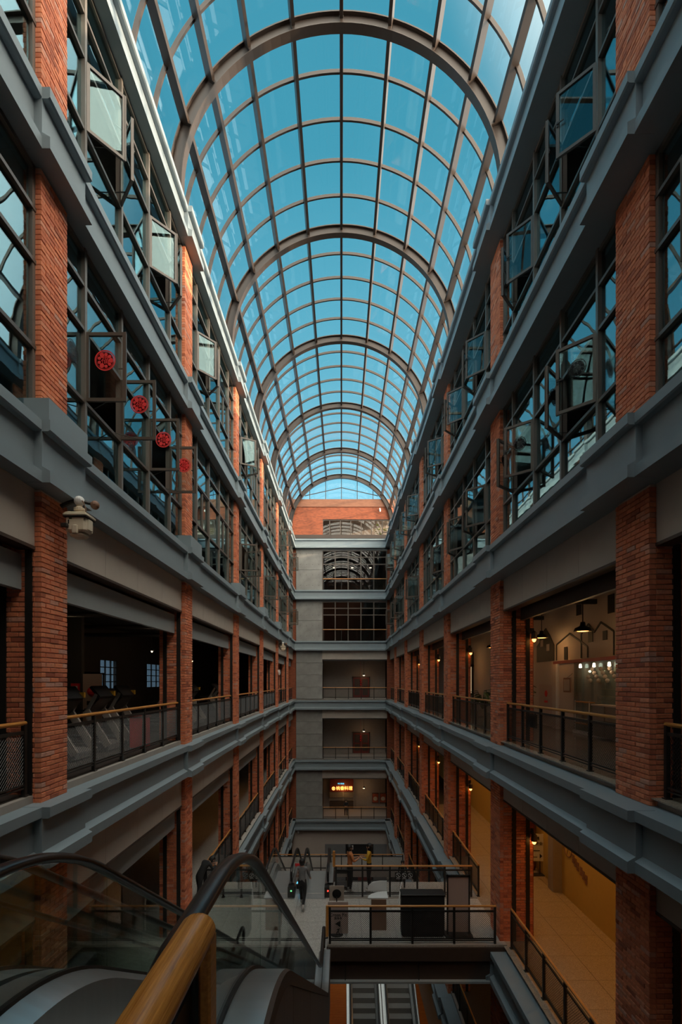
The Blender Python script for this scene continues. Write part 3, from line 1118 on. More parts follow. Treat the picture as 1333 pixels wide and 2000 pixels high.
MB().box(-1.82, 5, EW + 0.36, EW + 0.5, 17.45, 17.55).box(-1.82, 5, EW + 0.36, EW + 0.5, 15.95, 16.0).box(-1.82, -1.15, EW + 0.36, EW + 0.5, 16.28, 16.34).box(4.0, 5, EW + 0.36, EW + 0.5, 16.28, 16.34).build('frame', 'frame_bronze', w)
for i in range(len(xs) - 1):
    MB().box(xs[i] + 0.035, xs[i + 1] - 0.035, EW + 0.43, EW + 0.44, 16.0, 17.45).build('pane', 'end_glass', w)
MB().box(-5.6, 5.6, EW + 2.6, EW + 2.8, 15.4, 17.8).build('wall_end', 'plaster_pale', kind='structure', label='pale room wall behind the gable strip window', cat='wall')
MB().box(-5.6, 5.6, EW + 0.7, EW + 2.8, 17.8, 18.0).build('ceiling', 'plaster_pale', kind='structure', label='ceiling of the room behind the gable strip window', cat='ceiling')


def plant(loc, h, spread, n, label, leafm='leaf', pot=True, seed=1, leaf=0.22):
    x, y, z = loc
    t = thing('potted_plant', loc, label, 'plant')
    rnd = random.Random(seed)
    zb = z
    if pot:
        MB().lathe([(0.13, 0), (0.19, 0.02), (0.22, 0.36), (0.20, 0.38), (0.02, 0.34)], loc, 14).build('pot', 'pot', t)
        zb = z + 0.34
    st = MB()
    for i in range(n):
        a = rnd.uniform(0, 2 * PI)
        r = rnd.uniform(0.1, 1) * spread
        tip = Vector((x + r * math.cos(a), y + r * math.sin(a), zb + (h - 0.34) * rnd.uniform(0.35, 1)))
        midp = Vector((x + 0.3 * r * math.cos(a), y + 0.3 * r * math.sin(a), zb + (tip.z - zb) * 0.6))
        st.tube([(x, y, zb), midp, tip], 0.012, 5, 0.006)
        d = Vector((math.cos(a), math.sin(a), rnd.uniform(-0.5, 0.5))).normalized()
        s_ = d.cross(Vector((0, 0, 1))).normalized()
        up = s_.cross(d)
        L = leaf * rnd.uniform(0.8, 1.3)
        lf = MB()
        rings = []
        for q_, wd in ((0, 0.05), (0.3, 0.42), (0.6, 0.45), (0.85, 0.25), (1, 0.03)):
            c = tip + d * L * q_ - Vector((0, 0, 1)) * 0.25 * L * q_ * q_
            rings.append([c - s_ * L * wd * 0.5 + up * 0.02, c - up * 0.004, c + s_ * L * wd * 0.5 + up * 0.02, c + up * 0.004])
        lf.loft(rings)
        lf.build('leaf', leafm, t)
    st.build('stems', 'leaf', t)
    return t


plant((3.9, EW + 1.2, 15.45), 1.6, 0.8, 26, 'sunlit yellow-green plant behind the gable strip window', 'leaf_bright', True, 3, 0.35)

# ------------------------------------------------------------------ glass barrel roof
RZ, RI = 16.7, 4.80
ARCH_Y = [-6.1, 1.1, 8.3, 15.5, 22.7, 29.9, 37.1, 44.3, 49.95]
TH = [math.radians(a) for a in (-85, -68, -51, -34, -17, 0, 17, 34, 51, 68, 85)]
roof = thing('ceiling', (0, 26, 15.45), 'barrel vault roof of glass panes between brown steel arches', 'roof', kind='structure')


def rp(th, r, y):
    """point of the vault: angle from the crown, radius; straight legs below the springing"""
    return (r * math.sin(th), y, RZ + r * math.cos(th))


def arc_pts(r, y, n=48):
    p = [(-r, y, 15.4)]
    p += [rp(-PI / 2 + PI * i / n, r, y) for i in range(n + 1)]
    p.append((r, y, 15.4))
    return p


def ring_sweep(q, r0, r1, y0, y1, n=48):
    A, B, C, D = arc_pts(r0, y0, n), arc_pts(r0, y1, n), arc_pts(r1, y1, n), arc_pts(r1, y0, n)
    q.loft([[a, b, c, d] for a, b, c, d in zip(A, B, C, D)])


for y in ARCH_Y:
    q = MB()
    ring_sweep(q, RI + 0.02, 5.2, y - 0.02, y + 0.02)
    ring_sweep(q, RI, RI + 0.03, y - 0.14, y + 0.14)
    ring_sweep(q, 5.17, 5.21, y - 0.12, y + 0.12)
    for th in TH[1:-1]:
        for s_ in (-1, 1):
            a = [rp(th - 0.012, r, y + s_ * 0.02) for r in (RI + 0.03, 5.05)] + [rp(th + 0.012, r, y + s_ * 0.02) for r in (5.05, RI + 0.03)]
            b = [(p[0], y + s_ * 0.12, p[2]) for p in a]
            q.loft([a, b])
    q.build('steel_arch', 'roof_steel', roof)
for i in range(len(ARCH_Y) - 1):
    ya, yb = ARCH_Y[i] + 0.02, ARCH_Y[i + 1] - 0.02
    for th in TH:
        w_ = 0.055 / 5.1
        deep = 4.95 if abs(th) < 1.4 else 5.12
        prof = [(th - w_, deep), (th + w_, deep), (th + w_, 5.22), (th - w_, 5.22)]
        MB().loft([[rp(a, r, ya) for a, r in prof], [rp(a, r, yb) for a, r in prof]]).build('purlin', 'roof_steel', roof)
    nb = 5 if i < len(ARCH_Y) - 2 else 4
    for j in range(1, nb):
        y = ARCH_Y[i] + (ARCH_Y[i + 1] - ARCH_Y[i]) * j / nb
        q = MB()
        ring_sweep(q, 5.14, 5.26, y - 0.035, y + 0.035)
        q.build('glazing_bar', 'roof_steel', roof)
    for s_ in (-1, 1):
        for z in (15.95, 16.45):
            MB().box(s_ * 5.14, s_ * 5.22, ya, yb, z - 0.03, z + 0.03).build('side_rail', 'roof_steel', roof)
# panes, nearest bays first; past 300 the rest is one part
left_over = MB()
cnt = 0
for i in range(2, len(ARCH_Y) - 1):
    nb = 5 if i < len(ARCH_Y) - 2 else 4
    for j in range(nb):
        y0 = ARCH_Y[i] + (ARCH_Y[i + 1] - ARCH_Y[i]) * j / nb + 0.02
        y1 = ARCH_Y[i] + (ARCH_Y[i + 1] - ARCH_Y[i]) * (j + 1) / nb - 0.02
        ths = [-PI / 2] + TH + [PI / 2]
        cells = []
        for a, b in zip(TH[:-1], TH[1:]):
            cells.append([rp(a + (b - a) * k / 4, 5.27, 0) for k in range(5)])
        cells.append([(-5.27, 0, 15.5), (-5.27, 0, RZ), rp(TH[0], 5.27, 0)])
        cells.append([rp(TH[-1], 5.27, 0), (5.27, 0, RZ), (5.27, 0, 15.5)])
        for c in cells:
            rings = []
            for p in c:
                nx = Vector((p[0], 0, p[2] - RZ)).normalized() * 0.012
                rings.append([(p[0], y0, p[2]), (p[0], y1, p[2]), (p[0] + nx.x, y1, p[2] + nx.z), (p[0] + nx.x, y0, p[2] + nx.z)])
            q = left_over if cnt >= 300 else MB()
            q.loft(rings)
            if cnt < 300:
                q.build('glass_pane', 'roof_glass', roof)
            cnt += 1
for j in range(10):
    y0, y1 = ARCH_Y[0] + 1.44 * j + 0.02, ARCH_Y[0] + 1.44 * (j + 1) - 0.02
    A, B, C, D = arc_pts(5.27, y0, 24), arc_pts(5.27, y1, 24), arc_pts(5.28, y1, 24), arc_pts(5.28, y0, 24)
    left_over.loft([[a, b, c, d] for a, b, c, d in zip(A, B, C, D)])
left_over.build('glass_panes', 'roof_glass', roof, kind='stuff')
MB().box(-5.6, 5.6, Y0 - 0.4, Y0, 15.4, 22.2).build('wall_rear', 'brick_wall', kind='structure', label='brick gable wall behind the camera', cat='wall')
# lunette at the far end
N_WIN[0] += 1
w = thing('window_%d' % N_WIN[0], (0, EW + 0.5, zt_), 'half-round glass lunette between the brick gable and the last arch', 'window', kind='structure')
for x in (-3.1, -1.55, 0, 1.55, 3.1):
    zz = RZ + math.sqrt(5.2 ** 2 - x * x)
    MB().box(x - 0.03, x + 0.03, EW + 0.45, EW + 0.53, zt_, zz).build('mullion', 'roof_steel', w)
MB().box(-4.4, 4.4, EW + 0.45, EW + 0.53, zt_, zt_ + 0.06).build('transom', 'roof_steel', w)
q = MB()
for a, b in (((-3.6, zt_ + 0.45), (0, zt_ + 1.25)), ((0, zt_ + 1.25), (3.6, zt_ + 0.45))):
    q.bar((a[0], EW + 0.49, a[1]), (b[0], EW + 0.49, b[1]), 0.06, 0.06)
q.build('raking_bar', 'roof_steel', w)
pts = [(x, zt_) for x in (4.4, -4.4)] + [(5.15 * math.sin(a), RZ + 5.15 * math.cos(a)) for a in [math.radians(-58 + 116 * i / 20) for i in range(21)]]
MB().loft([[(x, EW + 0.48, z) for x, z in pts], [(x, EW + 0.49, z) for x, z in pts]]).build('pane', 'roof_glass', w)

# ------------------------------------------------------------------ floor one below the gym: gallery tiles, landing, bridge
def tiles(parent, x_joints, y_joints, z, m, th=0.02, rnd=random.Random(3)):
    for a, b in zip(x_joints[:-1], x_joints[1:]):
        for c, d in zip(y_joints[:-1], y_joints[1:]):
            dz = rnd.uniform(0, 0.0015)
            MB().box(a + 0.004, b - 0.004, c + 0.004, d - 0.004, z - th, z + dz).build('tile', m, parent, key=('tile', m, round(b - a, 3), round(d - c, 3)))


def steps(a, d, n):
    return [a + d * i for i in range(n + 1)]


t = thing('floor', (6.3, 17, Z3 - 0.02), 'polished terrazzo tile floor of the warm lit corridor on the right', 'floor', kind='structure')
tiles(t, [4.62, 5.29, 6.44, 7.59, 7.87], steps(5.99, 1.15, 22), Z3, 'terrazzo')
t = thing('floor', (6.4, 17, -0.02), 'terrazzo tile floor of the cafe gallery on the right', 'floor', kind='structure')
tiles(t, [4.62, 5.29, 6.44, 7.59, 8.0], steps(5.99, 1.15, 22), 0.0, 'terrazzo')
for side, sg in (('left', -1), ('right', 1)):
    for li in (3, 4, 5):
        z = FLOORS[li]
        MB().box(sg * 4.72, sg * 4.84, Y0, EW, z - 0.15, z - 0.012).build(trim_name(), 'plaster_grey', kind='structure',
            label='stone kerb under the gallery railing, %s, %s side' % (LEVEL_WORD[li], side), cat='kerb')
MB().box(-13.1, -4.82, Y0, 56, -0.02, 0.0).build('floor', 'plaster_dark', kind='structure', label='dark rubber floor of the gym', cat='floor')
MB().box(-9, -4.62, Y0, 56, Z3 - 0.02, Z3).build('floor', 'terrazzo_grey', kind='structure', label='gallery floor one below the gym on the left', cat='floor')

# bridge and landing
t = thing('floor', (0, 15, Z3 - 0.9), 'terrazzo bridge and escalator landing crossing the atrium', 'bridge', kind='structure')
MB().box(-4.75, -0.42, 10.9, 19.2, Z3 - 0.35, Z3 - 0.02).box(-0.42, 4.75, 14.55, 19.2, Z3 - 0.35, Z3 - 0.02).build('slab', 'dark_brown', t)
tiles(t, steps(-4.72, 1.075, 4), steps(13.9, 1.06, 5), Z3, 'terrazzo_grey')
tiles(t, steps(-0.42, 1.03, 5), steps(14.56, 0.93, 5), Z3, 'terrazzo_grey')
MB().box(-0.42, 4.7, 14.50, 14.56, Z3 - 0.40, Z3 - 0.02).build('edge_beam', 'dark_brown', t)
MB().box(-0.42, 4.75, 14.62, 14.85, Z3 - 0.98, Z3 - 0.35).build('girder', 'dark_brown', t)
for x in (0.1, 2.2):
    MB().box(x, x + 0.02, 14.57, 14.62, Z3 - 0.98, Z3 - 0.4).build('stiffener', 'black_metal', t)
MB().box(-0.42, 4.75, 14.50, 14.95, Z3 - 1.04, Z3 - 0.98).build('flange', 'beam_grey', t)
MB().box(-0.42, -0.36, 10.9, 14.56, Z3 - 1.0, Z3 - 0.02).build('edge_beam', 'dark_brown', t)
MB().box(-0.40, 4.72, 14.57, 14.72, Z3 - 0.02, Z3 + 0.03).build('kerb', 'plaster_grey', t)
MB().box(-0.40, 4.72, 17.75, 17.9, Z3 - 0.02, Z3 + 0.03).build('kerb', 'plaster_grey', t)
for y, a, b in ((14.64, -0.36, 4.42), (17.82, -0.22, 4.55)):
    r = railing((a, y), (b, y), Z3, 'bridge railing with wood handrail and diamond mesh, %s edge of the bridge' % ('near' if y < 15 else 'far'), 'bridge railings', posts=4 if y < 15 else 5)
    if y < 15:
        q = MB().tube([(a - 0.04, y, Z3 + 1.12), (a - 0.05, y - 0.02, Z3 + 0.6), (a - 0.05, y - 0.02, Z3 + 0.25)], 0.045, 8)
        q.build('end_post', 'wood_rail', r)
    else:
        MB().tube([(a - 0.04, y, Z3 + 1.08), (a - 0.04, y, Z3 + 1.62)], 0.045, 8).build('end_post', 'wood_rail', r)
    if y > 15:
        continue
    q = MB().tube([(a - 0.02, y, Z3 + 0.2), (a - 0.14, y, Z3 + 0.18), (a - 0.16, y, Z3 + 0.1), (a - 0.16, y, Z3 - 0.35), (a - 0.13, y, Z3 - 0.42), (a, y, Z3 - 0.42)], 0.022, 6)
    q.build('loop_bar', 'black_metal', r)
railing((-4.75, 17.85), (-2.85, 17.85), Z3, 'short railing with mesh at the left of the landing by the leaning person', 'bridge railings', posts=3)
# bridge one floor further down, far back
t = thing('floor', (0, 37, Z4 - 0.4), 'distant bridge one floor further down', 'bridge', kind='structure')
MB().box(-4.8, 4.8, 36.0, 39.0, Z4 - 0.45, Z4).build('slab', 'plaster_grey', t)
railing((-4.35, 36.1), (4.35, 36.1), Z4, 'railing of the distant bridge one floor further down', 'bridge railings', posts=6)
# stainless landing plates of the escalators
for a, b in ((-1.36, -0.47), (-2.64, -1.75)):
    MB().box(a + 0.06, b - 0.06, 13.5, 13.9, Z3 - 0.018, Z3 + 0.004).build('floor', 'steel', kind='structure', label='steel landing plate at the foot of the %s escalator' % ('near right' if a > -2 else 'near left'), cat='landing plate')
    MB().box(a + 0.06 - (0.5 if a < -2 else 0.2), b - 0.06 + (0.2 if a < -2 else 0.0), 17.7, 18.12, Z3 - 0.018, Z3 + 0.004).build('floor', 'steel', kind='structure', label='steel landing plate at the head of the %s far escalator' % ('right' if a > -2 else 'left'), cat='landing plate')


# ------------------------------------------------------------------ escalators
def escalator(xl, xr, ya, za, yb, zb, label, ext_a=1.6, ext_b=1.8, clad_r=True, clad_l=True, n_glass=8, tag_sign=False):
    """ya, za: where the slope begins (nearer the camera); yb, zb: where it ends"""
    t = thing('escalator', ((xl + xr) / 2, (ya + yb) / 2, min(za, zb)), label, 'escalator')
    sl = (zb - za) / (yb - ya)

    def zline(y, r=0.5):
        def soft(v):                      # smooth ramp
            return 0 if v < -r else v if v > r else (v + r) ** 2 / (4 * r)
        return za + sl * (soft(y - ya) - soft(y - yb))
    y0, y1 = ya - ext_a, yb + ext_b
    n = 44
    ys = sorted([y0 + (y1 - y0) * i / n for i in range(n + 1)] + [ya + 0.5 * (i / 6 - 1) for i in range(13)] + [yb + 0.5 * (i / 6 - 1) for i in range(13)])
    HR, DK = 0.99, 0.42
    for x, inn in ((xl, 1), (xr, -1)):
        # handrail: flat-oval belt with rounded newel ends
        path = [(y, zline(y) + HR) for y in ys]
        top = []
        for i in range(9):
            a = PI / 2 + PI * i / 8
            top.append((y0 + 0.26 * math.cos(a), zline(y0) + HR - 0.26 + 0.26 * math.sin(a)))
        bot = []
        for i in range(9):
            a = PI / 2 - PI * i / 8
            bot.append((y1 + 0.26 * math.cos(a), zline(y1) + HR - 0.26 + 0.26 * math.sin(a)))
        path = top[::-1][:-1] + path + bot[1:]
        rings = []
        for i, (y, z) in enumerate(path):
            py, pz = path[max(i - 1, 0)]
            qy, qz = path[min(i + 1, len(path) - 1)]
            d = Vector((0, qy - py, qz - pz)).normalized()
            nn = Vector((0, -d.z, d.y))
            c = Vector((x, y, z))
            rings.append([c + Vector((0.042 * math.cos(k * PI / 4), 0, 0)) + nn * 0.024 * math.sin(k * PI / 4) for k in range(8)])
        MB().loft(rings).build('handrail', 'rubber', t, smooth=True)
        # glass panels
        for gi in range(n_glass):
            a = y0 + (y1 - y0) * gi / n_glass + 0.006
            b = y0 + (y1 - y0) * (gi + 1) / n_glass - 0.006
            m_ = [a] + [y for y in ys if a < y < b] + [b]
            q = MB()
            q.loft([[(x - 0.005, y, zline(y) + DK - 0.02), (x + 0.005, y, zline(y) + DK - 0.02), (x + 0.005, y, zline(y) + HR - 0.03), (x - 0.005, y, zline(y) + HR - 0.03)] for y in m_])
            q.build('glass_panel', 'balustrade_glass', t)
        # decks: inner strip and wide outer strip of brushed steel
        inx = x + inn * 0.12
        out = x - inn * 0.17
        q = MB()
        q.loft([[(x + inn * 0.012, y, zline(y) + DK), (inx, y, zline(y) + DK - 0.05), (inx, y, zline(y) - 0.02), (x + inn * 0.012, y, zline(y) - 0.02)][::inn] for y in ys])
        q.build('skirt', 'steel', t)
        q = MB()
        q.loft([[(x - inn * 0.012, y, zline(y) + DK), (out, y, zline(y) + DK), (out, y, zline(y) + DK - 0.03), (x - inn * 0.012, y, zline(y) + DK - 0.03)][::-inn] for y in ys])
        q.build('deck', 'steel', t)
        q = MB()
        q.loft([[(x - inn * 0.012, y, zline(y) + DK + 0.02), (x + inn * 0.012, y, zline(y) + DK + 0.02), (x + inn * 0.012, y, zline(y) + DK - 0.02), (x - inn * 0.012, y, zline(y) + DK - 0.02)][::inn] for y in ys])
        q.build('glass_channel', 'black_metal', t)
        if (inn > 0 and clad_l) or (inn < 0 and clad_r):
            rim = MB()
            rim.loft([[(out, y, zline(y) + DK), (out - inn * 0.02, y, zline(y) + DK - 0.01), (out - inn * 0.02, y, zline(y) + DK - 0.09), (out, y, zline(y) + DK - 0.09)][::-inn] for y in ys])
            rim.build('rim', 'dark_brown', t)
            npan = 7
            for pi_ in range(npan):
                a = y0 + (y1 - y0) * pi_ / npan + 0.006
                b = y0 + (y1 - y0) * (pi_ + 1) / npan - 0.006
                m_ = [a] + [y for y in ys if a < y < b] + [b]
                q = MB()
                q.loft([[(out, y, zline(y) + DK - 0.08), (out - inn * -0.03, y, zline(y) + DK - 0.08), (out - inn * -0.03, y, zline(y) - 1.0), (out, y, zline(y) - 1.0)][::inn] for y in m_])
                q.build('cladding_panel', 'cladding', t)
    # truss soffit
    q = MB()
    q.loft([[(xl - 0.15, y, zline(y) - 0.95), (xr + 0.15, y, zline(y) - 0.95), (xr + 0.15, y, zline(y) - 1.0), (xl - 0.15, y, zline(y) - 1.0)][::-1] for y in ys])
    q.build('soffit', 'cladding', t)
    # steps
    ns = max(6, int(abs(yb - ya) / 0.40))
    for i in range(ns):
        y = ya + (yb - ya) * (i + 0.5) / ns
        hw = abs(yb - ya) / ns / 2
        z = max(zline(y - hw), zline(y + hw))
        z = zline(y)
        MB().box(xl + 0.125, xr - 0.125, y - hw + 0.004, y + hw - 0.004, z - 0.26, z + 0.02).build('step', 'step_metal', t, key=('step', round(xr - xl, 3), round(hw, 3)))
    for a, b in ((y0 + 0.1, ya), (yb, y1 - 0.1)):
        MB().box(xl + 0.125, xr - 0.125, a, b, zline((a + b) / 2) - 0.03, zline((a + b) / 2) + 0.006).build('comb_plate', 'steel', t)
    return t, zline


escA, zA = escalator(-1.36, -0.47, 2.4, 0.0, 11.68, Z3, 'near right escalator going down from the camera beside the wood handrail', ext_a=0.95, ext_b=1.9, clad_l=False)
escB, zB = escalator(-2.64, -1.75, 2.4, 0.0, 11.68, Z3, 'near left escalator going down from the camera, behind the first balustrade', ext_a=0.95, ext_b=1.9, clad_r=False)
escC, _ = escalator(-1.36, -0.47, 20.3, Z3, 29.6, Z4, 'far right escalator leaving the landing downwards', ext_a=2.2, ext_b=1.8, clad_l=False)
escD, _ = escalator(-2.64, -1.75, 20.3, Z3, 29.6, Z4, 'far left escalator leaving the landing downwards', ext_a=2.2, ext_b=1.8, clad_r=False)
escE, _ = escalator(0.42, 1.74, 18.4, BASE, 28.4, Z4, 'left one of the two escalators seen below the bridge', ext_a=1.6, ext_b=1.6)
escF, _ = escalator(2.12, 3.44, 18.4, BASE, 28.4, Z4, 'right one of the two escalators seen below the bridge', ext_a=1.6, ext_b=1.6)
# lights and notices on the heads of the far escalators
for x, m_, esc in ((-0.47, 'led_red', escC), (-1.75, 'led_green', escD)):
    MB().box(x - 0.12, x + 0.12, 17.80, 18.3, Z3 + 0.005, Z3 + 0.36).build('pedestal', 'black_metal', esc)
    MB().lathe([(0.005, 0), (0.03, 0), (0.026, 0.02), (0.005, 0.025)], (0, 0, 0), 12).xf(Matrix.Translation((x, 17.80, Z3 + 0.24)) @ Matrix.Rotation(PI / 2, 4, 'X')).build('indicator_light', m_, esc)
t = thing('notice_board', (-1.550, 18.5, Z3), 'small notice panel with red header between the far escalator handrails', 'sign')
MB().box(-1.680, -1.430, 18.55, 18.58, Z3 + 0.15, Z3 + 0.95).build('board', 'pinkish_board', t)
MB().box(-1.680, -1.430, 18.54, 18.55, Z3 + 0.83, Z3 + 0.93).build('header', 'red', t)
q = MB()
for i in range(4):
    for j in range(3):
        q.box(-1.660 + 0.075 * j, -1.605 + 0.075 * j, 18.544, 18.55, Z3 + 0.32 + 0.12 * i, Z3 + 0.40 + 0.12 * i)
q.build('pictures', 'brown_board', t)
MB().box(-1.660, -1.460, 18.542, 18.55, Z3 + 0.2, Z3 + 0.27).build('footer', 'neon_blue', t)
MB().box(-1.630, -1.490, 18.56, 18.62, Z3, Z3 + 0.2).build('foot', 'black_metal', t)

# the camera's own platform with its wood guard rail
MB().box(-4.81, -2.9, Y0, 1.5, -0.3, -0.001).box(-0.3, 4.81, Y0, 0.6, -0.3, -0.001).box(-2.9, -0.6, Y0, 1.45, -0.3, -0.001).build('floor', 'terrazzo_grey', kind='structure', label='gallery floor under the camera', cat='floor')
MB().box(-0.60, -0.28, 0.6, 1.46, -0.3, -0.001).build('floor', 'terrazzo_grey', kind='structure', label='narrow floor strip carrying the wood guard rail', cat='floor')
t = thing('guard_rail', (-0.385, 1.0, 0.0), 'thick glossy wood handrail with rounded end in the foreground', 'railing')
rings = []
GR, GX, GZ = 0.046, -0.385, 1.072
for i in range(31):
    y = -0.4 + (1.365 + 0.4) * i / 24 if i <= 24 else 1.365 + 0.046 * math.sin((i - 24) / 6 * PI / 2)
    rr = GR if i <= 24 else max(0.003, GR * math.cos((i - 24) / 6 * PI / 2))
    rings.append([(GX + rr * 1.06 * math.cos(2 * PI * k / 24), y, GZ + rr * math.sin(2 * PI * k / 24)) for k in range(24)][::-1])
MB().loft(rings).build('handrail', 'wood_fore', t, smooth=True)
MB().cbox(GX + 0.012, GX + 0.044, 1.33, 1.40, -0.001, GZ - 0.01, 0.006).build('end_post', 'wood_rail', t)
MB().cbox(GX - 0.045, GX + 0.006, 1.32, 1.385, -0.001, GZ - 0.02, 0.006).build('post', 'black_metal', t)
MB().box(GX - 0.03, GX + 0.0, -0.4, 1.33, 0.90, 0.95).build('top_bar', 'black_metal', t)
MB().box(GX - 0.03, GX + 0.0, -0.4, 1.33, 0.12, 0.16).build('bottom_bar', 'black_metal', t)
MB().box(GX - 0.018, GX - 0.008, -0.4, 1.33, 0.16, 0.90).build('infill_sheet', 'dark_brown', t)

# wood floor of the lowest level, board by board
t = thing('floor', (0, 32, BASE - 0.04), 'orange lit wood board floor of the lowest level', 'floor', kind='structure')
for i in range(52):
    o_ = 0.9 * (i % 3) - 0.9
    y = 22.5 + i * 0.3
    ends = [-4.9, -1.6 + o_, 1.6 + o_, 4.9]
    for j, (a, b) in enumerate(zip(ends[:-1], ends[1:])):
        MB().box(a + 0.004, b - 0.004, y + 0.004, y + 0.296, BASE - 0.04, BASE + 0.001 * ((i * 7 + j) % 3)).build('board', 'wood_floor', t, key=('board', round(b - a, 2)))

# ------------------------------------------------------------------ lamps
def downlight(x, y, z, e, col, label, group):
    t = thing('downlight', (x, y, z), label, 'lamp', group)
    MB().lathe([(0.05, -0.10), (0.085, -0.10), (0.085, 0.0), (0.03, 0.0)], (x, y, z), 12).build('housing', 'black_metal', t)
    MB().lathe([(0.005, -0.104), (0.055, -0.104), (0.055, -0.101), (0.005, -0.101)], (x, y, z), 10).build('lens', 'lamp_warm', t)
    point_light(t, (x, y, z - 0.12), e, col, 0.05, spot=math.radians(115))


WARM = (1.0, 0.44, 0.095)
zc = BANDS[3][1] + 0.02
for i in range(9):
    y = 7.6 + 2.8 * i
    downlight(6.75, y, zc, 62, WARM, 'warm downlight in the right corridor below the gym, %s from the camera' % NTH[min(i + 1, 8)] if i < 8 else 'warm downlight in the right corridor below the gym, farthest', 'corridor downlights')
zc = BANDS[4][1] + 0.02
for i in range(4):
    downlight(6.4, 18 + 6 * i, zc, 26, WARM, 'warm downlight two floors below the gym on the right, %s from the camera' % NTH[i + 1], 'lower corridor downlights')
    downlight(-6.4, 20 + 6 * i, zc, 18, WARM, 'warm downlight two floors below the gym on the left, %s from the camera' % NTH[i + 1], 'lower corridor downlights')
zc = BANDS[5][1]
for i in range(5):
    x = (-1.2, 3.0, -2.6, 5.4, 0.6)[i]
    y = (29.5, 33.5, 36, 26, 38)[i]
    downlight(x, y, Z4 - 1.0 if False else -12.7, 60, (1.0, 0.42, 0.1), 'warm downlight over the lowest wood floor, %s' % NTH[i + 1], 'lowest floor downlights')
for i, y in enumerate((26, 33.5)):
    downlight(-6.4, y, BANDS[3][1] + 0.02, 25, WARM, 'warm downlight one floor below the gym on the left, %s' % NTH[i + 1], 'left corridor downlights')


def wall_lamp(x, y, z, label, e=0.3):
    t = thing('wall_lamp', (x, y, z), label, 'lamp', 'glowing wall lamps on the right piers')
    MB().lathe([(0.03, 0.22), (0.075, 0.18), (0.09, 0.0), (0.07, -0.01), (0.02, 0.16)], (x, y - 0.16, z), 12, False).build('shade', 'dark_brown', t)
    MB().sphere((x, y - 0.16, z + 0.0), 0.062, 10, 8, 1.6).build('bulb', 'lamp_warm', t)
    MB().tube([(x, y, z + 0.24), (x, y - 0.1, z + 0.28), (x, y - 0.16, z + 0.22)], 0.012, 6).build('arm', 'black_metal', t)
    MB().box(x - 0.05, x + 0.05, y - 0.015, y + 0.01, z + 0.16, z + 0.32).build('wall_plate', 'black_metal', t)
    point_light(t, (x, y - 0.3, z - 0.12), e, WARM, 0.05)


for k in (1, 2, 3, 4):
    n_ = FAR0 + BAY * k - 0.94
    wall_lamp(5.53, n_, 2.95, 'orange wall lamp on the right pier of the gym storey, %s pier' % NTH[k + 1])
    wall_lamp(5.53, n_, -2.85, 'orange wall lamp on the right pier below the gym storey, %s pier' % NTH[k + 1])
    MB().box(5.5, 5.58, n_ + 0.02, n_ + 0.5, 0, 4.6).build(trim_name(), 'brick_wall', kind='structure', label='inner brick jamb of the right gym storey, %s pier' % NTH[k + 1], cat='jamb')
    MB().box(5.5, 5.58, n_ + 0.02, n_ + 0.5, Z3, -1.05).build(trim_name(), 'brick_wall', kind='structure', label='inner brick jamb below the right gym storey, %s pier' % NTH[k + 1], cat='jamb')


def pendant(x, y, z, ztop, label, e=7):
    t = thing('pendant_lamp', (x, y, z), label, 'lamp', 'black pendant lamps over the cafe gallery')
    MB().lathe([(0.23, 0.0), (0.235, 0.02), (0.20, 0.10), (0.08, 0.15), (0.06, 0.26), (0.02, 0.27), (0.015, 0.2), (0.06, 0.13), (0.19, 0.08), (0.22, 0.0)], (x, y, z), 24, False).build('shade', 'black_metal', t, smooth=False)
    MB().lathe([(0.005, 0.0), (0.15, 0.012), (0.15, 0.03), (0.005, 0.03)], (x, y, z), 18).build('glowing_disc', 'lamp_warm', t)
    MB().tube([(x, y, z + 0.26), (x, y, ztop)], 0.014, 6).build('stem', 'black_metal', t)
    point_light(t, (x, y, z - 0.15), e, (1.0, 0.55, 0.2), 0.12)


pendant(6.65, 14.1, 3.10, 4.66, 'near black pendant lamp with orange glow over the cafe gallery')
pendant(7.2, 18.4, 3.28, 4.66, 'second black pendant lamp with orange glow over the cafe gallery')
pendant(6.65, 22.6, 3.2, 4.66, 'third pendant lamp, half hidden behind the second right pier')
pendant(6.65, 29.5, 3.2, 4.66, 'fourth pendant lamp, half hidden behind the third right pier')
for i, y in enumerate((12.2, 16.0, 20.2)):
    MB().box(5.6, 8.0, y, y + 0.12, 4.15, 4.3).build(trim_name(), 'black_metal', kind='structure', label='dark ceiling beam over the cafe gallery, %s' % NTH[i + 1], cat='beam')

# ------------------------------------------------------------------ cafe gallery on the right, gym storey
# mural on the back wall: house outlines
t = thing('mural', (7.97, 18, 2.5), 'black line mural of gabled houses on the pale cafe wall', 'mural')
mx = 7.985


def mline(pts, w_=0.055):
    q = MB()
    for a, b in zip(pts[:-1], pts[1:]):
        q.bar((mx, a[0], a[1]), (mx, b[0], b[1]), 0.02, w_)
    return q


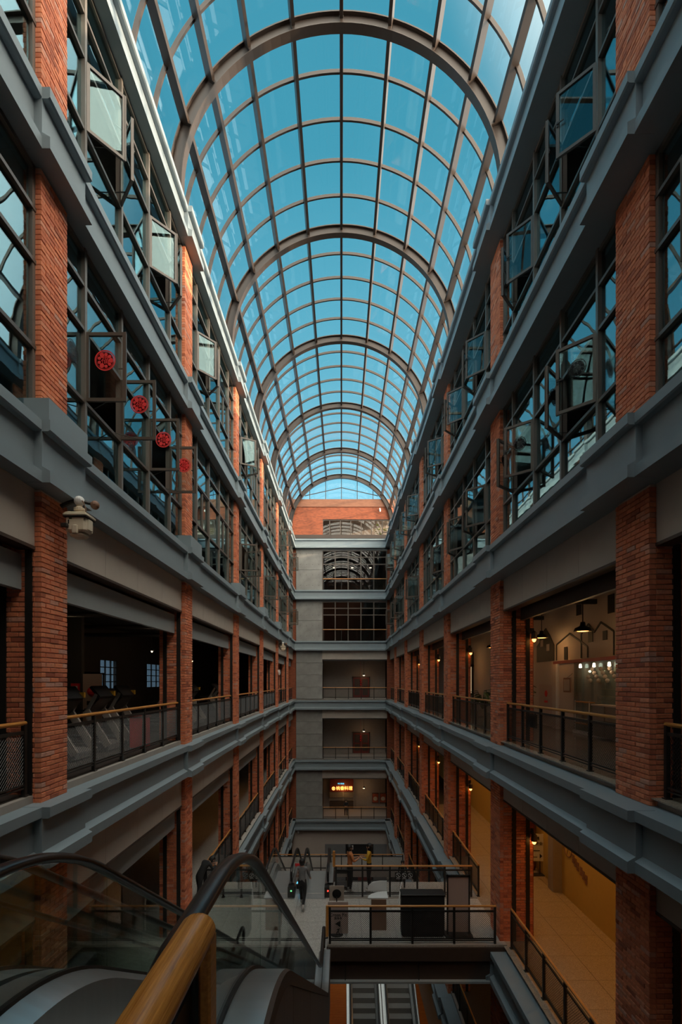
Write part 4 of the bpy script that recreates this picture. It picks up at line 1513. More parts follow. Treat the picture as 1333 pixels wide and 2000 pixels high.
mline([(19.0, 2.5), (19.0, 3.08), (17.9, 3.40), (16.6, 2.85), (16.6, 2.5)]).build('house_outline', 'ink', t)
mline([(17.05, 2.5), (17.05, 3.30), (16.55, 3.58), (16.15, 3.28), (15.75, 3.55), (15.0, 3.2), (15.0, 2.5)]).build('house_outline', 'ink', t)
q = MB()
pts = [(20.9, 2.5), (20.9, 3.15), (20.6, 3.3), (20.6, 3.55), (20.0, 3.8), (19.6, 3.5), (19.2, 3.1), (19.2, 2.5)]
q.loft([[(mx - 0.01, y, z) for y, z in pts], [(mx + 0.01, y, z) for y, z in pts]])
q.build('black_house', 'ink', t)
for (y, z, w_, h) in ((18.2, 2.5, 0.25, 0.45), (16.4, 2.98, 0.3, 0.38), (15.5, 2.98, 0.25, 0.28), (21.9, 3.45, 0.4, 0.7), (17.2, 3.95, 0.35, 0.5), (15.15, 3.75, 0.35, 0.55), (14.3, 4.2, 0.3, 0.45)):
    MB().box(mx - 0.012, mx + 0.005, y - w_ / 2, y + w_ / 2, z, z + h).build('black_window', 'ink', t)
for (y, z) in ((20.35, 3.1), (19.75, 2.9)):
    MB().box(mx - 0.02, mx - 0.011, y - 0.13, y + 0.13, z, z + 0.26).build('white_window', 'plaster_pale', t)
# shop window
t = thing('shopfront', (7.9, 16, 0), 'lit glass shop window with pale frame on the cafe gallery', 'shopfront')
MB().box(7.86, 7.98, 13.2, 19.0, 2.36, 2.46).build('header', 'dark_red', t)
MB().box(7.86, 7.98, 18.75, 19.1, 0, 2.36).build('pilaster', 'plaster_pale', t)
MB().box(7.84, 7.98, 18.55, 18.72, 0, 2.36).build('frame_post', 'white', t)
MB().box(7.9, 7.98, 17.4, 18.55, 0, 2.36).build('pale_panel', 'plaster_pale', t)
for a, b in ((13.2, 14.6), (14.62, 16.0), (16.02, 17.38)):
    MB().box(7.90, 7.91, a, b, 0.1, 2.36).build('pane', 'sash_glass', t)
MB().box(7.86, 7.98, 13.2, 17.4, 0, 0.1).build('sill', 'white', t)
MB().box(7.965, 7.985, 13.2, 17.4, 0.1, 2.36).build('lit_interior', 'shop_wall' if 'shop_wall' in MATS else 'plaster_pale', t)
for i, (a, b) in enumerate(((13.3, 14.0), (14.05, 14.75), (14.8, 15.5))):
    MB().box(7.6, 7.88, a, b, 0.1, 0.55).build('cabinet_box', 'grey_box', t)
    MB().box(7.6, 7.88, a, b, 0.57, 1.0).build('cabinet_box', 'grey_box', t)
MB().box(7.58, 7.9, 13.25, 15.55, 1.0, 1.04).build('cabinet_top', 'plaster_pale', t)
for i in range(4):
    MB().lathe([(0.03, -0.12), (0.05, -0.1), (0.04, 0), (0.02, 0.02)], (7.8, 14.0 + 0.9 * i, 2.28), 10).build('spot', 'lamp_white', t)
    point_light(t, (7.7, 14.0 + 0.9 * i, 2.05), 0.7, (1.0, 0.7, 0.4), 0.04)
for z in (0.35, 0.7, 1.05):
    MB().box(7.7, 7.88, 15.9, 16.9, z, z + 0.03).build('shelf', 'wood_rail', t)
for y in (15.92, 16.88):
    MB().box(7.7, 7.72, y - 0.015, y + 0.015, 0.1, 1.1).build('shelf_post', 'white', t)
MB().box(7.85, 7.89, 13.4, 14.1, 1.1, 1.8).build('dark_poster', 'dark_red', t)
for i in range(14):
    y, z = 14.6 + 0.13 * i, 1.75 + 0.12 * ((i * 5) % 4)
    MB().sphere((7.86, y, z), 0.07, 6, 4).build('dried_flower', 'pot', t)
t = thing('framed_picture', (7.7, 17.6, 1.3), 'small framed picture hanging by the lit shop window', 'picture')
MB().box(7.70, 7.73, 17.2, 17.75, 1.35, 1.85).build('frame', 'brown_board', t)
MB().box(7.69, 7.70, 17.26, 17.69, 1.41, 1.79).build('print', 'pot', t)
MB().bar((7.715, 17.48, 1.85), (7.9, 17.48, 2.0), 0.01, 0.01).build('hook', 'black_metal', t)
t = thing('wall_notice', (7.95, 19.8, 1.0), 'pale notice with a red emblem on the cafe gallery wall', 'sign')
MB().box(7.96, 7.985, 19.3, 20.6, 0.35, 1.6).build('board', 'pinkish_board', t)
MB().lathe([(0.005, 0), (0.13, 0), (0.12, 0.012), (0.005, 0.012)], (0, 0, 0), 12).xf(Matrix.Translation((7.96, 19.9, 1.25)) @ Matrix.Rotation(-PI / 2, 4, 'Y')).build('red_emblem', 'red', t)
MB().box(7.95, 7.96, 19.75, 20.05, 0.9, 0.98).build('red_text', 'red', t)
t = thing('notice_box', (6.0, 16.6, 0.5), 'dark hanging notice plate on the inside of the right railing', 'sign')
MB().box(4.86, 4.88, 12.75, 13.35, 0.55, 0.9).build('plate', 'black_metal', t)
MB().box(4.845, 4.86, 12.8, 12.84, 0.88, 0.96).box(4.845, 4.86, 13.26, 13.3, 0.88, 0.96).build('hooks', 'black_metal', t)
plant((7.1, 20.3, 0.0), 1.95, 0.30, 34, 'tall dark potted plant beside the pale cafe wall', 'leaf', True, 5, 0.34)
plant((6.9, 25.0, 0.0), 1.25, 0.5, 34, 'bushy dark palm in a pale pot behind the second right bay railing', 'leaf', True, 9, 0.45)
plant((-5.25, 16.45, 0.0), 1.45, 0.28, 40, 'leafy potted plant behind the second left bay railing', 'leaf', True, 13, 0.2)
# lit shop in the second right bay
t = thing('shopfront', (7.9, 25, 0), 'yellow lit shop window in the second bay of the cafe gallery', 'shopfront')
for a, b in ((22.9, 24.2), (24.3, 25.6), (25.7, 27.0)):
    MB().box(7.93, 7.98, a, b, 1.05, 2.6).build('lit_pane', 'shop_light', t)
for y in (22.85, 24.25, 25.65, 27.05):
    MB().box(7.88, 7.99, y - 0.05, y + 0.05, 0.0, 3.6).build('frame_post', 'black_metal', t)
MB().box(7.88, 7.99, 22.85, 27.05, 2.6, 2.75).box(7.88, 7.99, 22.85, 27.05, 0.9, 1.02).box(7.88, 7.99, 22.85, 27.05, 3.5, 3.6).build('frame_rail', 'black_metal', t)
MB().box(7.95, 7.99, 22.9, 27.0, 0, 0.9).build('base_panel', 'dark_brown', t)
t2 = thing('shopfront', (7.9, 32, 0), 'narrow yellow lit shop window in the third bay of the cafe gallery', 'shopfront')
MB().box(7.93, 7.98, 31.0, 33.6, 1.0, 2.6).build('lit_pane', 'shop_light', t2)
MB().box(7.88, 7.99, 30.9, 31.0, 0, 3.5).box(7.88, 7.99, 33.6, 33.7, 0, 3.5).box(7.88, 7.99, 30.9, 33.7, 2.6, 2.75).box(7.88, 7.99, 30.9, 33.7, 0.9, 1.0).build('frame', 'black_metal', t2)

# ------------------------------------------------------------------ corridor below: board stand, pictures, pilaster
t = thing('sign_stand', (7.59, 19.9, Z3), 'white notice board on a black stand in the warm corridor', 'sign')
MB().box(7.34, 7.84, 19.86, 19.89, Z3 + 0.55, Z3 + 1.6).build('board', 'white', t)
MB().box(7.29, 7.86, 19.75, 20.05, Z3, Z3 + 0.03).build('base', 'black_metal', t)
for x in (7.46, 7.72):
    MB().box(x - 0.015, x + 0.015, 19.89, 19.92, Z3 + 0.03, Z3 + 1.5).build('leg', 'black_metal', t)
put_text('沟通', 0.15, (7.54, 19.855, Z3 + 1.42), (PI / 2, 0, 0), 'ink', t)
put_text('交流会', 0.15, (7.59, 19.855, Z3 + 1.22), (PI / 2, 0, 0), 'ink', t)
MB().box(7.40, 7.70, 19.854, 19.858, Z3 + 0.94, Z3 + 0.97).box(7.40, 7.60, 19.854, 19.858, Z3 + 0.70, Z3 + 0.72).build('small_print', 'ink', t)
MB().add([(7.70, 19.857, Z3 + 0.66), (7.70, 19.857, Z3 + 0.84), (7.79, 19.857, Z3 + 0.75), (7.70, 19.85, Z3 + 0.66), (7.70, 19.85, Z3 + 0.84), (7.79, 19.85, Z3 + 0.75)],
         [(0, 2, 1), (3, 4, 5), (0, 1, 4, 3), (1, 2, 5, 4), (2, 0, 3, 5)]).build('arrow', 'ink', t)
t = thing('photo_display', (7.85, 16.6, -4.6), 'slanted double row of small dark photos on the yellow corridor wall', 'photos')
for i in range(6):
    for j in range(2):
        y = 17.35 - 0.17 * i - (0.06 if i > 2 else 0)
        z = -4.15 - 0.07 * i - 0.15 * j
        MB().box(7.85, 7.868, y - 0.075, y + 0.075, z - 0.13, z).build('photo', 'brown_board', t)
t = thing('wheel_ornament', (7.84, 17.8, -4.2), 'round wheel ornament on the yellow corridor wall', 'ornament')
q = MB()
for k in range(20):
    a, b = 2 * PI * k / 20, 2 * PI * (k + 1) / 20
    q.bar((7.855, 17.75 + 0.3 * math.cos(a), -4.05 + 0.3 * math.sin(a)), (7.855, 17.75 + 0.3 * math.cos(b), -4.05 + 0.3 * math.sin(b)), 0.025, 0.03)
q.build('rim', 'brown_board', t)
q = MB()
for k in range(5):
    a = 2 * PI * k / 5
    q.bar((7.857, 17.75, -4.05), (7.857, 17.75 + 0.3 * math.cos(a), -4.05 + 0.3 * math.sin(a)), 0.012, 0.012)
q.build('spokes', 'brown_board', t)
MB().box(7.55, 7.87, 18.25, 18.7, Z3, -1.05).build('wall_right', 'plaster_grey', kind='structure', label='pilaster at the end of the yellow corridor wall', cat='pilaster')
MB().box(7.6, 7.7, 20.4, 21.3, Z3, -1.6).build('door_9', 'dark_red', kind='structure', label='door standing open in the warm corridor', cat='door')

# ------------------------------------------------------------------ gym: treadmills
def treadmill(x, y, label):
    """faces the atrium (+x); running deck towards the back of the gym"""
    t = thing('treadmill', (x, y, 0.0), label, 'treadmill', 'treadmills in the gym')
    MB().loft([[(x - 1.75, y + s_ * 0.40, 0.04), (x - 1.75, y + s_ * 0.40, 0.17), (x + 0.1, y + s_ * 0.40, 0.24), (x + 0.3, y + s_ * 0.40, 0.17), (x + 0.3, y + s_ * 0.40, 0.04)] for s_ in (-1, 1)]).build('deck', 'grey_box', t)
    MB().box(x - 1.7, x - 0.1, y - 0.26, y + 0.26, 0.2, 0.235).build('belt', 'black_metal', t)
    for s_ in (-1, 1):
        # bent upright: leans back from the foot, then the console arm leans forward
        up = MB()
        a, b, c = Vector((x + 0.32, y + s_ * 0.42, 0.16)), Vector((x - 0.22, y + s_ * 0.42, 1.02)), Vector((x + 0.02, y + s_ * 0.38, 1.42))
        up.bar(a, b, 0.07, 0.16)
        up.build('upright', 'fascia', t)
        MB().bar(b + Vector((0, 0, -0.04)), c, 0.05, 0.08).build('console_arm', 'steel', t)
        MB().bar(b, b + Vector((-0.45, 0, -0.02)), 0.045, 0.045).build('hand_bar', 'black_metal', t)
    con = MB().loft([[(x + 0.06, y - 0.40, 1.32), (x + 0.12, y - 0.40, 1.36), (x - 0.10, y - 0.40, 1.62), (x - 0.15, y - 0.40, 1.58)],
                     [(x + 0.06, y + 0.40, 1.32), (x + 0.12, y + 0.40, 1.36), (x - 0.10, y + 0.40, 1.62), (x - 0.15, y + 0.40, 1.58)]][::-1])
    con.loft([[(x - 0.22, y - 0.36, 0.98), (x + 0.08, y - 0.36, 1.30), (x + 0.04, y - 0.36, 1.36), (x - 0.28, y - 0.36, 1.04)],
              [(x - 0.22, y + 0.36, 0.98), (x + 0.08, y + 0.36, 1.30), (x + 0.04, y + 0.36, 1.36), (x - 0.28, y + 0.36, 1.04)]][::-1])
    con = con.build('console', 'black_metal', t)
    MB().box(x - 0.3, x - 0.2, y - 0.06, y + 0.06, 1.0, 1.06).build('stop_key', 'red', con)
    MB().box(x + 0.0, x + 0.13, y + 0.33, y + 0.41, 1.36, 1.48).build('logo_plate', 'cloth_yellow', con)
    return t


for i, (m, d) in enumerate(((0, 1.2), (0, 2.75), (0, 4.3), (0, 5.6), (1, 2.1), (1, 3.6), (1, 5.1), (2, 1.6), (2, 3.2), (2, 4.8))):
    treadmill(-6.0, FAR0 + BAY * m + d, 'treadmill behind the %s left bay railing, %s in its row' % (NTH[m + 1], NTH[(i if m == 0 else i - 4 if m == 1 else i - 7) + 1]))
t = thing('red_bin', (-5.6, 13.15, 0), 'red box standing behind the first left railing', 'box')
MB().cbox(-5.5, -5.1, 13.25, 13.65, 0.0, 0.78, 0.02).build('body', 'red', t)
MB().cbox(-5.52, -5.08, 13.23, 13.67, 0.78, 0.83, 0.01).build('lid', 'dark_red', t)
t = thing('banner_stand', (-9.2, 18.9, 0), 'pale standing banner with a red picture deep in the gym', 'banner')
MB().box(-9.55, -8.85, 18.9, 18.93, 0.05, 2.0).build('banner', 'pinkish_board', t)
MB().sphere((-9.2, 18.89, 1.35), 0.18, 10, 6).build('red_picture', 'red', t)
MB().box(-9.4, -9.0, 18.885, 18.9, 0.85, 1.0).box(-9.35, -9.05, 18.885, 18.9, 0.65, 0.75).build('lettering', 'ink', t)
MB().box(-9.6, -8.8, 18.8, 19.05, 0, 0.05).build('base', 'black_metal', t)
t = thing('fire_box', (-9.9, 18.9, 1.2), 'small red box beside the banner deep in the gym', 'box')
MB().box(-10.05, -9.75, 19.0, 19.1, 1.2, 1.65).build('case', 'red', t)
MB().box(-10.0, -9.8, 18.99, 19.0, 1.45, 1.55).build('plate', 'white', t)
MB().box(-10.4, -9.7, 19.1, 19.3, 0, 4.6).build('wall_left', 'ceiling_dark', kind='structure', label='dark pillar inside the gym', cat='wall')
for i, (x, y, z, e) in enumerate(((-8.6, 13.9, 2.95, 5), (-9.5, 17.2, 2.8, 3), (-8.0, 21.6, 3.0, 5), (-7.6, 23.6, 2.9, 5), (-8.6, 29.5, 2.9, 5))):
    t = thing('gym_spotlight', (x, y, z), 'small bright spotlight hanging in the dark gym, %s from the camera' % NTH[i + 1], 'lamp', 'gym spotlights')
    MB().lathe([(0.05, 0.0), (0.07, 0.02), (0.06, 0.14), (0.02, 0.16)], (x, y, z), 12).build('can', 'black_metal', t)
    MB().sphere((x, y, z - 0.005), 0.045, 8, 6).build('bulb', 'lamp_white', t)
    MB().tube([(x, y, z + 0.15), (x, y, 4.68)], 0.012, 6).build('rod', 'black_metal', t)
    point_light(t, (x, y, z - 0.12), e, (1.0, 0.72, 0.42), 0.05)
for i, y in enumerate((10.2, 13.0, 16.6, 20.4, 24.0)):
    MB().tube([(-12.9, y, 3.9), (-5.4, y, 3.9)], 0.09, 8).build(trim_name(), 'black_metal', kind='structure', label='dark service pipe under the gym ceiling, %s' % NTH[i + 1], cat='pipe')
for i, (y, x) in enumerate(((12.4, -11.5), (14.2, -11.8), (20.5, -10.5), (22.4, -11.2))):
    t = thing('weight_rack', (x, y, 0), 'dark weight rack standing deep in the gym, %s from the camera' % NTH[i + 1], 'rack', 'gym racks')
    for dx in (-0.6, 0.6):
        for dy in (-0.4, 0.4):
            MB().box(x + dx - 0.03, x + dx + 0.03, y + dy - 0.03, y + dy + 0.03, 0, 2.1).build('post', 'black_metal', t)
    MB().box(x - 0.63, x + 0.63, y - 0.43, y - 0.37, 2.04, 2.1).box(x - 0.63, x + 0.63, y + 0.37, y + 0.43, 2.04, 2.1).build('top_bar', 'black_metal', t)
    MB().tube([(x - 0.9, y - 0.45, 1.2), (x + 0.9, y - 0.45, 1.2)], 0.018, 6).build('barbell', 'steel', t)
    for dx in (-0.75, 0.75):
        MB().tube([(x + dx - 0.04, y - 0.45, 1.2), (x + dx + 0.04, y - 0.45, 1.2)], 0.2, 14).build('weight_plate', 'dark_brown', t)

# ------------------------------------------------------------------ things standing on the bridge
t = thing('direction_sign', (-0.09, 15.2, Z3), 'Cross Fit direction board with arrow behind the near bridge railing', 'sign')
MB().box(-0.40, 0.20, 15.18, 15.21, Z3 + 0.05, Z3 + 0.98).build('board', 'pinkish_board', t)
bd = t.children[0]
MB().box(-0.36, 0.08, 15.28, 15.31, Z3 + 0.98, Z3 + 1.42).build('top_plate', 'pot', t)
MB().lathe([(0.005, 0), (0.135, 0), (0.13, 0.012), (0.005, 0.014)], (0, 0, 0), 24).xf(Matrix.Translation((-0.14, 15.28, Z3 + 1.19)) @ Matrix.Rotation(PI / 2, 4, 'X')).build('black_disc', 'ink', t)
MB().box(-0.155, -0.125, 15.22, 15.27, Z3 + 0.02, Z3 + 1.1).build('pole', 'black_metal', t)
MB().lathe([(0.02, 0.0), (0.2, 0.0), (0.19, 0.02), (0.02, 0.03)], (-0.14, 15.25, Z3), 18).build('base', 'black_metal', t)
put_text('Cross Fit', 0.14, (-0.10, 15.175, Z3 + 0.60), (PI / 2, 0, 0), 'ink', bd)
put_text('健身房', 0.08, (-0.10, 15.175, Z3 + 0.50), (PI / 2, 0, 0), 'ink', bd)
MB().add([(-0.19, 15.176, Z3 + 0.34), (-0.03, 15.176, Z3 + 0.43), (-0.03, 15.176, Z3 + 0.25), (-0.19, 15.17, Z3 + 0.34), (-0.03, 15.17, Z3 + 0.43), (-0.03, 15.17, Z3 + 0.25)],
         [(0, 2, 1), (3, 4, 5), (0, 1, 4, 3), (1, 2, 5, 4), (2, 0, 3, 5)]).build('arrow', 'ink', bd)
q = MB()
for a, b in (((-0.10, 0.12), (-0.06, 0.21)), ((-0.10, 0.12), (-0.15, 0.06)), ((-0.10, 0.12), (-0.06, 0.05)), ((-0.06, 0.19), (-0.13, 0.17)), ((-0.17, 0.03), (-0.02, 0.03))):
    q.bar((a[0], 15.173, Z3 + a[1]), (b[0], 15.173, Z3 + b[1]), 0.008, 0.02)
q.build('figure', 'ink', bd)
t = thing('promotion_table', (1.05, 15.9, Z3), 'white rounded promotion table with brown front on the bridge', 'table')
pts = [(0.85, 15.5), (1.42, 15.5), (1.42, 16.0)] + [(1.42 - 0.62 * math.sin(PI / 2 * i / 8), 15.5 + 0.5 * math.cos(PI / 2 * i / 8)) for i in range(1, 9)]
MB().loft([[(x, y, Z3 + 0.93) for x, y in pts], [(x, y, Z3 + 0.97) for x, y in pts]]).build('top', 'white', t)
pp = [(0.84, 16.02), (0.9, 16.02 + 0.0)] 
MB().loft([[(x, 16.02, Z3 + 0.97), (x, 16.05, Z3 + 0.97), (x, 16.05, Z3 + 0.97 + h), (x, 16.02, Z3 + 0.97 + h)] for x, h in ((0.82, 0.10), (0.88, 0.2), (1.0, 0.28), (1.2, 0.31), (1.42, 0.31))]).build('back_panel', 'white', t)
MB().box(0.92, 1.36, 15.48, 15.9, Z3, Z3 + 0.93).build('front', 'brown_board', t)
t = thing('black_kiosk', (2.4, 15.25, Z3), 'large black kiosk panel behind the near bridge railing', 'kiosk')
MB().cbox(1.78, 3.04, 15.05, 15.45, Z3 + 0.04, Z3 + 1.22, 0.015).build('body', 'cloth_black', t)
MB().cbox(1.76, 3.06, 15.03, 15.47, Z3 + 1.22, Z3 + 1.26, 0.01).build('top', 'black_metal', t)
MB().box(1.82, 3.0, 15.08, 15.42, Z3, Z3 + 0.04).build('plinth', 'black_metal', t)
MB().bar((1.74, 15.6, Z3 + 0.7), (1.86, 15.9, Z3 + 1.3), 0.03, 0.03).build('bracket', 'white', t)
t = thing('sign_stand', (3.45, 15.15, Z3), 'tall pale blank board in a black frame stand on the bridge', 'sign')
MB().box(3.16, 3.76, 15.14, 15.17, Z3 + 0.12, Z3 + 1.74).build('board', 'pinkish_board', t)
MB().box(3.12, 3.16, 15.12, 15.18, Z3 + 0.06, Z3 + 1.8).box(3.76, 3.80, 15.12, 15.18, Z3 + 0.06, Z3 + 1.8).box(3.12, 3.8, 15.12, 15.18, Z3 + 1.74, Z3 + 1.8).build('frame', 'black_metal', t)
MB().box(3.06, 3.86, 14.95, 15.35, Z3, Z3 + 0.06).build('base', 'black_metal', t)
t = thing('prohibition_plate', (2.2, 17.76, Z3 + 0.6), 'black plate with three white prohibition pictograms on the far bridge railing', 'sign')
MB().box(1.86, 2.5, 17.755, 17.765, Z3 + 0.66, Z3 + 0.9).build('plate', 'ink', t)
for i in range(3):
    x = 1.97 + 0.21 * i
    q = MB()
    for k in range(16):
        a, b = 2 * PI * k / 16, 2 * PI * (k + 1) / 16
        q.bar((x + 0.075 * math.cos(a), 17.75, Z3 + 0.80 + 0.075 * math.sin(a)), (x + 0.075 * math.cos(b), 17.75, Z3 + 0.80 + 0.075 * math.sin(b)), 0.006, 0.012)
    q.bar((x - 0.05, 17.75, Z3 + 0.85), (x + 0.05, 17.75, Z3 + 0.75), 0.006, 0.012)
    q.bar((x, 17.75, Z3 + 0.75), (x, 17.75, Z3 + 0.84), 0.006, 0.022)
    q.box(x - 0.07, x + 0.07, 17.748, 17.755, Z3 + 0.68, Z3 + 0.69)
    q.build('pictogram', 'white', t)
t = thing('prohibition_plate', (-3.2, 17.78, Z3 + 0.6), 'black plate with two white pictograms on the left landing railing', 'sign')
MB().box(-3.22, -2.86, 17.785, 17.795, Z3 + 0.6, Z3 + 0.88).build('plate', 'ink', t)
for i in range(2):
    x = -3.13 + 0.18 * i
    q = MB()
    for k in range(16):
        a, b = 2 * PI * k / 16, 2 * PI * (k + 1) / 16
        q.bar((x + 0.07 * math.cos(a), 17.78, Z3 + 0.76 + 0.07 * math.sin(a)), (x + 0.07 * math.cos(b), 17.78, Z3 + 0.76 + 0.07 * math.sin(b)), 0.006, 0.012)
    q.bar((x, 17.78, Z3 + 0.71), (x, 17.78, Z3 + 0.81), 0.006, 0.022)
    q.build('pictogram', 'white', t)
t = thing('hand_trolley', (0.05, 18.5, Z3), 'brown framed trolley standing behind the far bridge railing', 'trolley')
for x in (-0.2, 0.22):
    MB().tube([(x, 18.45, Z3 + 0.05), (x, 18.45, Z3 + 0.85)], 0.022, 8).build('upright', 'brown_board', t)
MB().tube([(-0.2, 18.45, Z3 + 0.85), (0.22, 18.45, Z3 + 0.85)], 0.022, 8).build('handle', 'brown_board', t)
MB().box(-0.24, 0.26, 18.45, 18.95, Z3 + 0.08, Z3 + 0.12).build('bed', 'black_metal', t)
MB().box(-0.2, 0.22, 18.44, 18.46, Z3 + 0.6, Z3 + 0.75).build('panel', 'black_metal', t)
for x in (-0.18, 0.2):
    for y in (18.5, 18.9):
        MB().tube([(x - 0.02, y, Z3 + 0.045), (x + 0.02, y, Z3 + 0.045)], 0.045, 10).build('wheel', 'rubber', t)
# dark shopfront at the end of the lower floor, behind the distant bridge
t = thing('shopfront', (2.3, 48.4, BASE), 'dark shop entrance with violet panels at the far end of the lower floors', 'shopfront')

# ------------------------------------------------------------------ people
def person(loc, rz, label, joints=None, top='cloth_black', legs='cloth_black', shoes='shoe', sc=1.0, hair_long=False):
    J = dict(pelvis=((0, 0, .95), .125), spine=((0, .01, 1.12), .115), chest=((0, .0, 1.33), .135), neck=((0, .0, 1.47), .055), chin=((0, .015, 1.53), .066),
             skull=((0, .01, 1.60), .088), crown=((0, .0, 1.655), .066), nose=((0, .105, 1.57), .012))
    for s_, c in ((-1, 'l'), (1, 'r')):
        J.update({c + 'sh': ((s_ * .17, 0, 1.41), .062), c + 'el': ((s_ * .22, -.02, 1.14), .043), c + 'wr': ((s_ * .225, .06, .90), .029), c + 'pa': ((s_ * .222, .085, .83), .033),
                  c + 'hip': ((s_ * .09, 0, .88), .098), c + 'kn': ((s_ * .10, .02, .49), .060), c + 'an': ((s_ * .10, -.03, .09), .042), c + 'to': ((s_ * .115, .13, .035), .034)})
    for k, v in (joints or {}).items():
        J[k] = (v, J[k][1])
    E = [('pelvis', 'spine'), ('spine', 'chest'), ('chest', 'neck'), ('neck', 'chin'), ('chin', 'skull'), ('skull', 'crown'), ('skull', 'nose')]
    for c in 'lr':
        E += [('chest', c + 'sh'), (c + 'sh', c + 'el'), (c + 'el', c + 'wr'), (c + 'wr', c + 'pa'), ('pelvis', c + 'hip'), (c + 'hip', c + 'kn'), (c + 'kn', c + 'an'), (c + 'an', c + 'to')]
        w_, p_ = Vector(J[c + 'wr'][0]), Vector(J[c + 'pa'][0])
        d = (p_ - w_).normalized()
        sd_ = d.cross(Vector((1, 0, 0)))
        sd_ = sd_.normalized() if sd_.length > 0.1 else Vector((0, 1, 0))
        for i in range(4):
            f0 = p_ + d * 0.02 + sd_ * 0.018 * (i - 1.5)
            ln = (0.06, 0.07, 0.066, 0.05)[i]
            J['%sf%da' % (c, i)] = (tuple(f0 + d * ln * 0.5), .009)
            J['%sf%db' % (c, i)] = (tuple(f0 + d * ln - Vector((0, 0, 0.01))), .008)
            E += [(c + 'pa', '%sf%da' % (c, i)), ('%sf%da' % (c, i), '%sf%db' % (c, i))]
        th = w_ + d * 0.035 + sd_ * 0.045
        J[c + 'th'] = (tuple(th + d * 0.02), .010)
        E += [(c + 'wr', c + 'th')]
    names = list(J)
    me = bpy.data.meshes.new('person_body')
    me.from_pydata([J[n_][0] for n_ in names], [(names.index(a), names.index(b)) for a, b in E], [])
    o = bpy.data.objects.new('body_tmp', me)
    COL.objects.link(o)
    o.modifiers.new('skin', 'SKIN')
    for i, n_ in enumerate(names):
        r = J[n_][1]
        sv = me.skin_vertices[0].data[i]
        sv.radius = (r, r * (0.72 if n_ in ('chest', 'spine') else 1.0)) if n_ != 'chest' else (r, r * 0.75)
        sv.use_root = n_ == 'pelvis'
    sub = o.modifiers.new('sub', 'SUBSURF')
    sub.levels = 1
    sub.render_levels = 1
    dg = bpy.context.evaluated_depsgraph_get()
    body = bpy.data.meshes.new_from_object(o.evaluated_get(dg))
    bpy.data.objects.remove(o)
    for q in ('skin', top, legs, shoes):
        body.materials.append(MATS[q])
    jp = {n_: Vector(J[n_][0]) for n_ in names}
    reg = {}
    for n_ in names:
        reg[n_] = 1
        if n_ in ('chin', 'skull', 'crown', 'nose', 'neck') or n_[1:] in ('wr', 'pa', 'th') or (len(n_) > 2 and n_[1] == 'f'):
            reg[n_] = 0
        if n_[1:] in ('hip', 'kn') or n_ == 'pelvis':
            reg[n_] = 2
        if n_[1:] in ('an', 'to'):
            reg[n_] = 3
    for p in body.polygons:
        c = p.center
        best = min(((c - jp[a]).length - J[a][1], a) for a in names)
        # also the midpoints of limbs, so colours end at the joints
        for a, b in E:
            m_ = (jp[a] + jp[b]) / 2
            d = (c - m_).length - (J[a][1] + J[b][1]) / 2
            if d < best[0]:
                if reg[a] == reg[b]: best = (d, a)
                elif b[1:] == 'an': best = (d, a)
                elif a == 'pelvis': best = (d, b if reg[b] == 2 else b)
                elif b[1:] == 'wr': best = (d, a)
        p.material_index = reg[best[1]]
        p.use_smooth = True
    t = thing('person', loc, label, 'person')
    b = place('body', body, loc, t)
    hd, cw = jp['skull'], jp['crown']
    up = (cw - jp['chin']).normalized()
    fw = (jp['nose'] - hd)
    fw = (fw - up * fw.dot(up)).normalized()
    sx = fw.cross(up)
    q = MB()
    M_ = Matrix(((sx.x, fw.x, up.x, 0), (sx.y, fw.y, up.y, 0), (sx.z, fw.z, up.z, 0), (0, 0, 0, 1)))
    prof = [(0.100, -0.02), (0.104, 0.02), (0.096, 0.06), (0.07, 0.095), (0.03, 0.112), (0.002, 0.115)]
    q.lathe(prof, (0, -0.022, 0), 14)
    q.lathe([(0.07, -0.10 if not hair_long else -0.26), (0.092, -0.04), (0.1, 0.0), (0.09, 0.03)], (0, -0.03 if not hair_long else -0.04, 0), 14)
    q.xf(Matrix.Translation(hd) @ M_)
    hm = bpy.data.meshes.new('hair')
    hm.from_pydata(q.v, [], q.f)
    hm.materials.append(MATS['hair'])
    place('hair', hm, loc, t)
    q = MB()
    for s_ in (-1, 1):
        q.sphere((s_ * 0.034, 0.085, 0.0), 0.011, 8, 6)
    q.xf(Matrix.Translation(hd) @ M_)
    em = bpy.data.meshes.new('eyes')
    em.from_pydata(q.v, [], q.f)
    em.materials.append(MATS['ink'])
    place('eyes', em, loc, t)
    q = MB()
    q.box(-0.026, 0.026, 0.074, 0.086, -0.066, -0.057)
    for s_ in (-1, 1):
        q.sphere((s_ * 0.088, -0.005, -0.01), 0.022, 8, 6, 1.5)
    q.xf(Matrix.Translation(hd) @ M_)
    fm = bpy.data.meshes.new('mouth_and_ears')
    fm.from_pydata(q.v, [], q.f)
    fm.materials.append(MATS['skin'])
    place('mouth_and_ears', fm, loc, t)
    t.rotation_euler = (0, 0, rz)
    t.scale = (sc, sc, sc)
    return t


